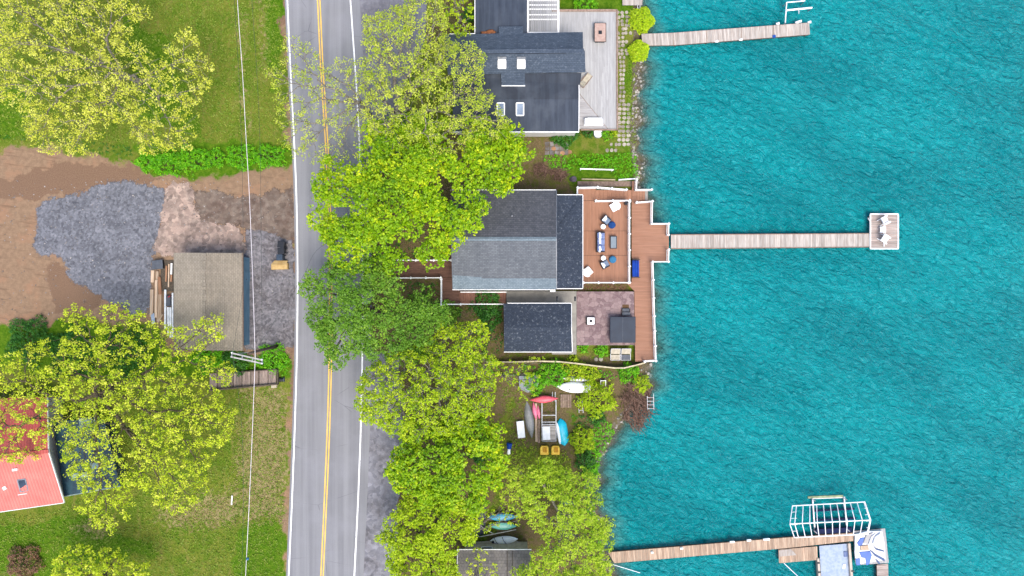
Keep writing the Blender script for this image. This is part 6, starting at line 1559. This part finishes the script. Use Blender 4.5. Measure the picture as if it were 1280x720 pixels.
def wire(label, pts, r, m, group='overhead wires'):
    P = [W(*p) for p in pts]; Q = []
    for i in range(len(P) - 1):
        for t in np.linspace(0, 1, 6, endpoint=False):
            p0, p1, p2, p3 = P[max(i - 1, 0)], P[i], P[i + 1], P[min(i + 2, len(P) - 1)]
            Q.append(.5 * ((2 * p1) + (p2 - p0) * t + (2 * p0 - 5 * p1 + 4 * p2 - p3) * t * t + (3 * p1 - p0 - 3 * p2 + p3) * t ** 3))
    Q.append(P[-1]); single('overhead_wire', MB().tube(Q, r, 5), m, label, 'wire', group, smooth=True)
wire('brightest thick overhead cable running north from the pole', [(289, -160, 7.3), (296.8, 0, 6.6), (303, 90, 6.4), (308, 180, 6.4), (311.5, 240, 6.5), (314, 300, 6.7), (316.3, 360, 7.0), (319, 447, 7.55)], .026, M['wire_w'])
wire('bright overhead cable running south from the pole', [(319, 447, 7.55), (317, 500, 7.2), (314.6, 560, 6.9), (311, 640, 6.8), (307, 720, 7.0), (301, 860, 7.5)], .026, M['wire_w'])
wire('thin dark wire just west of the bright cable above the upper lawn', [(288, -160, 6.9), (293, 0, 6.2), (298.5, 90, 6.0), (302.5, 200, 6.0), (304, 300, 6.2), (303.5, 360, 6.5), (290.5, 440.6, 7.6)], .014, M['wire_d'])
wire('thin dark wire east of the bright cable above the upper lawn', [(308, -160, 7.2), (315, 0, 6.5), (321, 90, 6.3), (325, 180, 6.3), (326.5, 300, 6.6), (327.8, 449.2, 7.6)], .014, M['wire_d'])
wire('thin dark wire west of the bright cable above the lower lawn', [(290.5, 440.6, 7.6), (299, 500, 7.2), (303.5, 560, 6.9), (304, 640, 6.8), (302, 720, 7.0), (297, 860, 7.4)], .014, M['wire_d'])
wire('thin service wire crossing the road towards the lake house', [(316, 443, 7.4), (375, 352, 6.5), (402, 308, 6.3), (470, 290, 6.0), (563, 300, 5.0)], .012, M['wire_d'])
single('wire_spacer', MB().lathe(W(310, 698, 6.85), [(.05, 0), (.14, .06), (.14, .16), (.05, .22)], 10), M['insul'], 'small blue insulator hanging on the bright cable at the bottom', 'insulator', smooth=True)

# ---- dock furniture
def adirondack(label):
    r = empty('adirondack_chair', (0, 0, 0), label, 'chair', 'white slatted chairs on the platform'); s = MB()
    for k in range(5): s.box((-.34, -.24 + k * .12, .62), (.05, .105, .85 - .05 * abs(k - 2)), 0, None, ('Y', -.42))
    obj('backrest', s, M['white_plastic'], r)
    s = MB()
    for k in range(5): s.box((.3 - k * .12, 0, .34 - k * .035), (.105, .56, .025))
    obj('seat', s, M['white_plastic'], r)
    for y in (-.36, .36):
        obj('armrest', MB().box((.02, y, .56), (.78, .15, .03)), M['white_plastic'], r)
        obj('leg', MB().box((.34, y, .27), (.1, .04, .55)), M['white_plastic'], r); obj('leg', MB().box((-.2, y * .86, .2), (.8, .04, .1), 0, None, ('Y', -.35)), M['white_plastic'], r)
    return r
place(adirondack('white slatted chair at the north end of the square platform'), 1103.5, 276, -1.3, 28)
place(adirondack('white slatted chair at the south end of the square platform'), 1103.5, 299, -1.3, -35)
r = empty('dock_table', (0, 0, 0), 'small white slatted table between the two white chairs', 'table')
s = MB()
for k in range(5): s.box((-.24 + k * .12, 0, .45), (.105, .62, .03))
obj('table_top', s, M['white_plastic'], r)
for x in (-.2, .2):
    for y in (-.24, .24): obj('leg', MB().box((x, y, .215), (.05, .05, .43)), M['white_plastic'], r)
place(r, 1101, 287.5, -1.3, 0)
single('dock_bar', MB().tube([W(1105.5, 270, -.55), W(1104.8, 287, -.5), W(1105, 308, -.55)], .035, 6).tube([W(1105.5, 270, -.55), W(1105.5, 270, -1.3)], .035, 6).tube([W(1105, 308, -.55), W(1105, 308, -1.3)], .035, 6), M['white_plastic'], 'thin white rail standing behind the platform chairs', 'rail')
# small lift frame at the top dock
lf = empty('lift_frame', W(990, 18, ZW), 'slim pale boat hoist frame standing off the end of the top dock', 'boat lift')
f = MB().tube([W(981.5, 29, -1.2), W(983.3, 3, -.9)], .06).tube([W(983.3, 3, -.9), W(1006, 1, -.9)], .06).tube([W(983.2, 12.8, -.9), W(1015, 9.6, -.9)], .1)
f.tube([W(998.5, 10, -.95), W(998.5, 17, -1.9)], .04).tube([W(1002, -3, -.9), W(1002.2, 2, -.9)], .04)
obj('frame', f, M['frame_w'], lf); f = MB()
for x, y in ((981.5, 29), (983.3, 3), (1006, 1), (1014.5, 9.7)): v = W(x, y, -1); f.tube([(v.x, v.y, -.9), (v.x, v.y, -5)], .05)
obj('posts', f, M['grey_metal'], lf)
# boat lift with canopy frame
bl = empty('boat_lift', W(1035, 650, ZW), 'boat lift with a bare white canopy frame beside the bottom dock', 'boat lift')
zc, zr_ = 1.2, 1.9
TL, TR, BR, BL_ = (990.5, 632.3), (1081, 627.3), (1085, 667.5), (993, 672)
RL, RR = (987.3, 655), (1088.5, 650)
f = MB()
f.tube([W(*TL, zc), W(*TR, zc)], .055).tube([W(*BL_, zc), W(*BR, zc)], .055)
obj('side_rail', f, M['frame_w'], bl)
obj('ridge_rail', MB().tube([W(*RL, zr_), W(*RR, zr_)], .055), M['frame_w'], bl)
lerp2 = lambda a, b, t: (a[0] + (b[0] - a[0]) * t, a[1] + (b[1] - a[1]) * t)
for i in range(11):
    t = i / 10 * .93 + .055
    a, m_, e = lerp2(TL, TR, t), lerp2(RL, RR, t + .005), lerp2(BL_, BR, t)
    obj('rib', MB().tube([W(*a, zc), W(*lerp2(a, m_, .5), zc + .5), W(*m_, zr_), W(*lerp2(m_, e, .5), zc + .5), W(*e, zc)], .042), M['frame_w'], bl)
f = MB().tube([W(*TL, zc), W(*RL, zr_ - .3), W(*BL_, zc)], .045); f2 = MB().tube([W(*TR, zc), W(*RR, zr_ - .3), W(*BR, zc)], .045)
for t in (.2, .4, .6, .8):
    a = lerp2(TL, BL_, t); f.tube([W(a[0] - 2.6 + abs(t - .5) * 3, a[1], zc + .3), W(a[0] + 4.6 , a[1] - .5, zc + .55)], .03)
    a = lerp2(TR, BR, t); f2.tube([W(a[0] - 1, a[1], zc + .5), W(a[0] + 3.6 - abs(t - .5) * 3, a[1] - .4, zc + .3)], .03)
obj('end_frame', f, M['frame_w'], bl); obj('end_frame', f2, M['frame_w'], bl)
for x, y in ((1015.6, 624), (1055, 622.5), (1018, 664), (1058.6, 661.5)):
    v = W(x, y, zc); v2 = W(x, y, -1.5); obj('post', MB().tube([(v2.x, v2.y, -5), (v2.x, v2.y, -.9), (v.x, v.y, zc)], .06), M['alu'], bl)
obj('winch_beam', MB().beam(W(1009.8, 621.6, -1.0), W(1053.5, 620, -1.0), .22, .16), M['lift_beam'], bl)
obj('cradle', MB().beam(W(1015.6, 624, -1.7), W(1018.4, 664, -1.7), .14, .14).beam(W(1055, 622.5, -1.7), W(1058.6, 661.5, -1.7), .14, .14).beam(W(1014, 623, -1.72), W(1056, 621.5, -1.72), .12, .12), M['alu'], bl)
obj('bunk', MB().beam(W(1016, 638.6, -1.75), W(1068, 636, -1.75), .18, .12), M['navy'], bl); obj('bunk', MB().beam(W(1017, 650.4, -1.75), W(1070, 648, -1.75), .18, .12), M['navy'], bl)
obj('bunk', MB().beam(W(1019, 664, -1.5), W(1064, 661.5, -1.5), .5, .3), M['navy'], bl)
# pontoon boat
pb = empty('pontoon_boat', W(1043, 705, ZW), 'open pontoon with a pale blue floor moored under the bottom dock', 'boat')
zz = -1.55
obj('floor', MB().prism(lw(ppoly([(1024, 682.5), (1060, 679.5), (1066, 760), (1029, 762)], zz)), zz - .12, zz), M['pont_floor'], pb)
for pl, lb in (([(1021.5, 698), (1024.4, 698), (1029.6, 762), (1026, 762)], 0), ([(1060.2, 679.3), (1063.4, 679), (1069.5, 760), (1066.2, 760)], 1)):
    obj('side_rail', MB().prism(lw(ppoly(pl, zz + .3)), zz - .2, zz + .3), M['pont_side'], pb, bevel=.05)
for x, y in ((1023, 704), (1024.5, 715.5), (1066, 714)): obj('cleat', MB().box(W(x, y, zz + .36), (.28, .12, .08), .1), M['black'], pb)
for p_ in ((1030, 1032), (1056, 1060)): obj('float_tube', MB().tube([W(p_[0], 684, -2.0), W(p_[1], 760, -2.0)], .32, 12), M['alu'], pb, smooth=True)
obj('hatch', MB().box(W(1057.6, 692.6, zz + .03), (.5, .6, .06), .07), M['cush_blue'], pb, bevel=.015)
obj('seat_pad', MB().box(W(1055, 708, zz + .03), (.3, .5, .05), -.2), M['pillow'], pb, bevel=.02)
# inflatable lounge float on the grey platform
fl = empty('inflatable_float', W(1088, 684, -1.33), 'big white inflatable lounge float with blue panels lying on the grey platform', 'float')
zf = -1.3
def pad(name, pts, h, m, z0=0.0, bev=.09): obj(name, MB().prism(lw(ppoly(pts, zf + h)), zf + z0, zf + h), m, fl, bevel=bev, seg=3)
pad('body', [(1069, 668), (1084, 664), (1103, 663.5), (1106.5, 680), (1107, 700), (1090, 703), (1070, 706), (1068.5, 690)], .22, M['float_w'])
pad('grey_lobe', [(1079, 679), (1083, 668), (1092, 665.5), (1088, 672), (1084.5, 681)], .34, M['float_g'], .2); pad('grey_lobe', [(1085.5, 681), (1089, 671), (1096, 665.5), (1091.5, 673), (1089.5, 680)], .36, M['float_w'], .2)
pad('white_lobe', [(1091, 680), (1094, 671), (1101, 666), (1105, 672), (1105.5, 688), (1097, 685.5)], .42, M['float_w'], .2)
pad('white_lobe', [(1087.5, 685), (1094, 687.5), (1105, 696.5), (1105.5, 700.5), (1098, 698)], .34, M['float_w'], .2)
pad('blue_panel', [(1071.5, 679), (1076, 672.5), (1081, 672), (1078, 681.5), (1073.5, 683)], .28, M['float_b'], .2, .03)
pad('blue_panel', [(1074, 690), (1088, 689), (1090, 694), (1087, 705), (1083, 707), (1082, 698), (1077, 697)], .28, M['float_b'], .2, .03)
pad('blue_panel', [(1069.8, 698.5), (1075.2, 698), (1075.6, 706.5), (1070.5, 707)], .28, M['float_b'], .2, .03)
for a, b_ in (([(1087, 687), (1095, 692.5), (1106, 698.5), (1106, 702), (1094, 695.5)], 0), ([(1094.5, 699), (1098, 701), (1101, 704.8), (1098, 704.5)], 0), ([(1091, 681.5), (1096, 686), (1105.5, 688.6), (1105.4, 690), (1095.5, 687.6)], 0)):
    pad('stripe', a, .36 if b_ == 0 else .3, mat('slate blue vinyl', C(40, 92, 150), C(30, 74, 128), 2, rough=.4) if 'slate blue vinyl' not in bpy.data.materials else bpy.data.materials['slate blue vinyl'], .2, .02)
pad('tan_pad', [(1075.5, 682.5), (1086, 681.5), (1086.4, 687.5), (1076, 688.5)], .33, M['lumber'], .2, .03)
for lb, a, b_ in (('pale mooring line trailing from the short tan platform', (980, 704, -1.3), (998, 721, -1.9)), ('thin mooring line running from the shore end of the bottom dock', (764, 705, -1.3), (800, 716, -1.9))):
    single('mooring_line', MB().tube([W(*a), W((a[0] + b_[0]) / 2, (a[1] + b_[1]) / 2, -1.75), W(*b_)], .035, 6), M['frame_w'], lb, 'rope')
# ------------------------------------------------------------------ camera, light
cam = bpy.data.cameras.new('camera'); co = bpy.data.objects.new('camera', cam); COL.objects.link(co)
co.location = (0, 0, H); cam.sensor_width = 36; cam.lens = 36 * H / (1280 / K); cam.clip_end = 3000; cam.clip_start = 0.5
scene.camera = co
world = bpy.data.worlds.new('World'); scene.world = world; world.use_nodes = True
nt = world.node_tree
bg = nt.nodes['Background']
sky = nt.nodes.new('ShaderNodeTexSky'); sky.sky_type = 'NISHITA'; sky.sun_disc = False
EL = math.radians(62); AZ = math.radians(158)   # compass azimuth of the sun, clockwise from north (+Y)
sky.sun_elevation = EL; sky.sun_rotation = AZ; sky.air_density = 1.0; sky.dust_density = 3.0; sky.ozone_density = 1.0
nt.links.new(sky.outputs[0], bg.inputs[0]); bg.inputs[1].default_value = 0.14
sl = bpy.data.lights.new('sun', 'SUN'); so = bpy.data.objects.new('sun', sl); COL.objects.link(so)
sl.energy = 1.5; sl.angle = math.radians(32); sl.color = (1.0, 0.95, 0.87)
so.rotation_euler = (math.pi / 2 - EL, 0, math.pi - AZ)
so.location = (0, -30, 60)
scene.view_settings.view_transform = 'Standard'; scene.view_settings.look = 'None'
scene.view_settings.exposure = 1.2; scene.view_settings.gamma = 1; scene.view_settings.use_curve_mapping = False
scene.cycles.max_bounces = 6; scene.cycles.transparent_max_bounces = 12
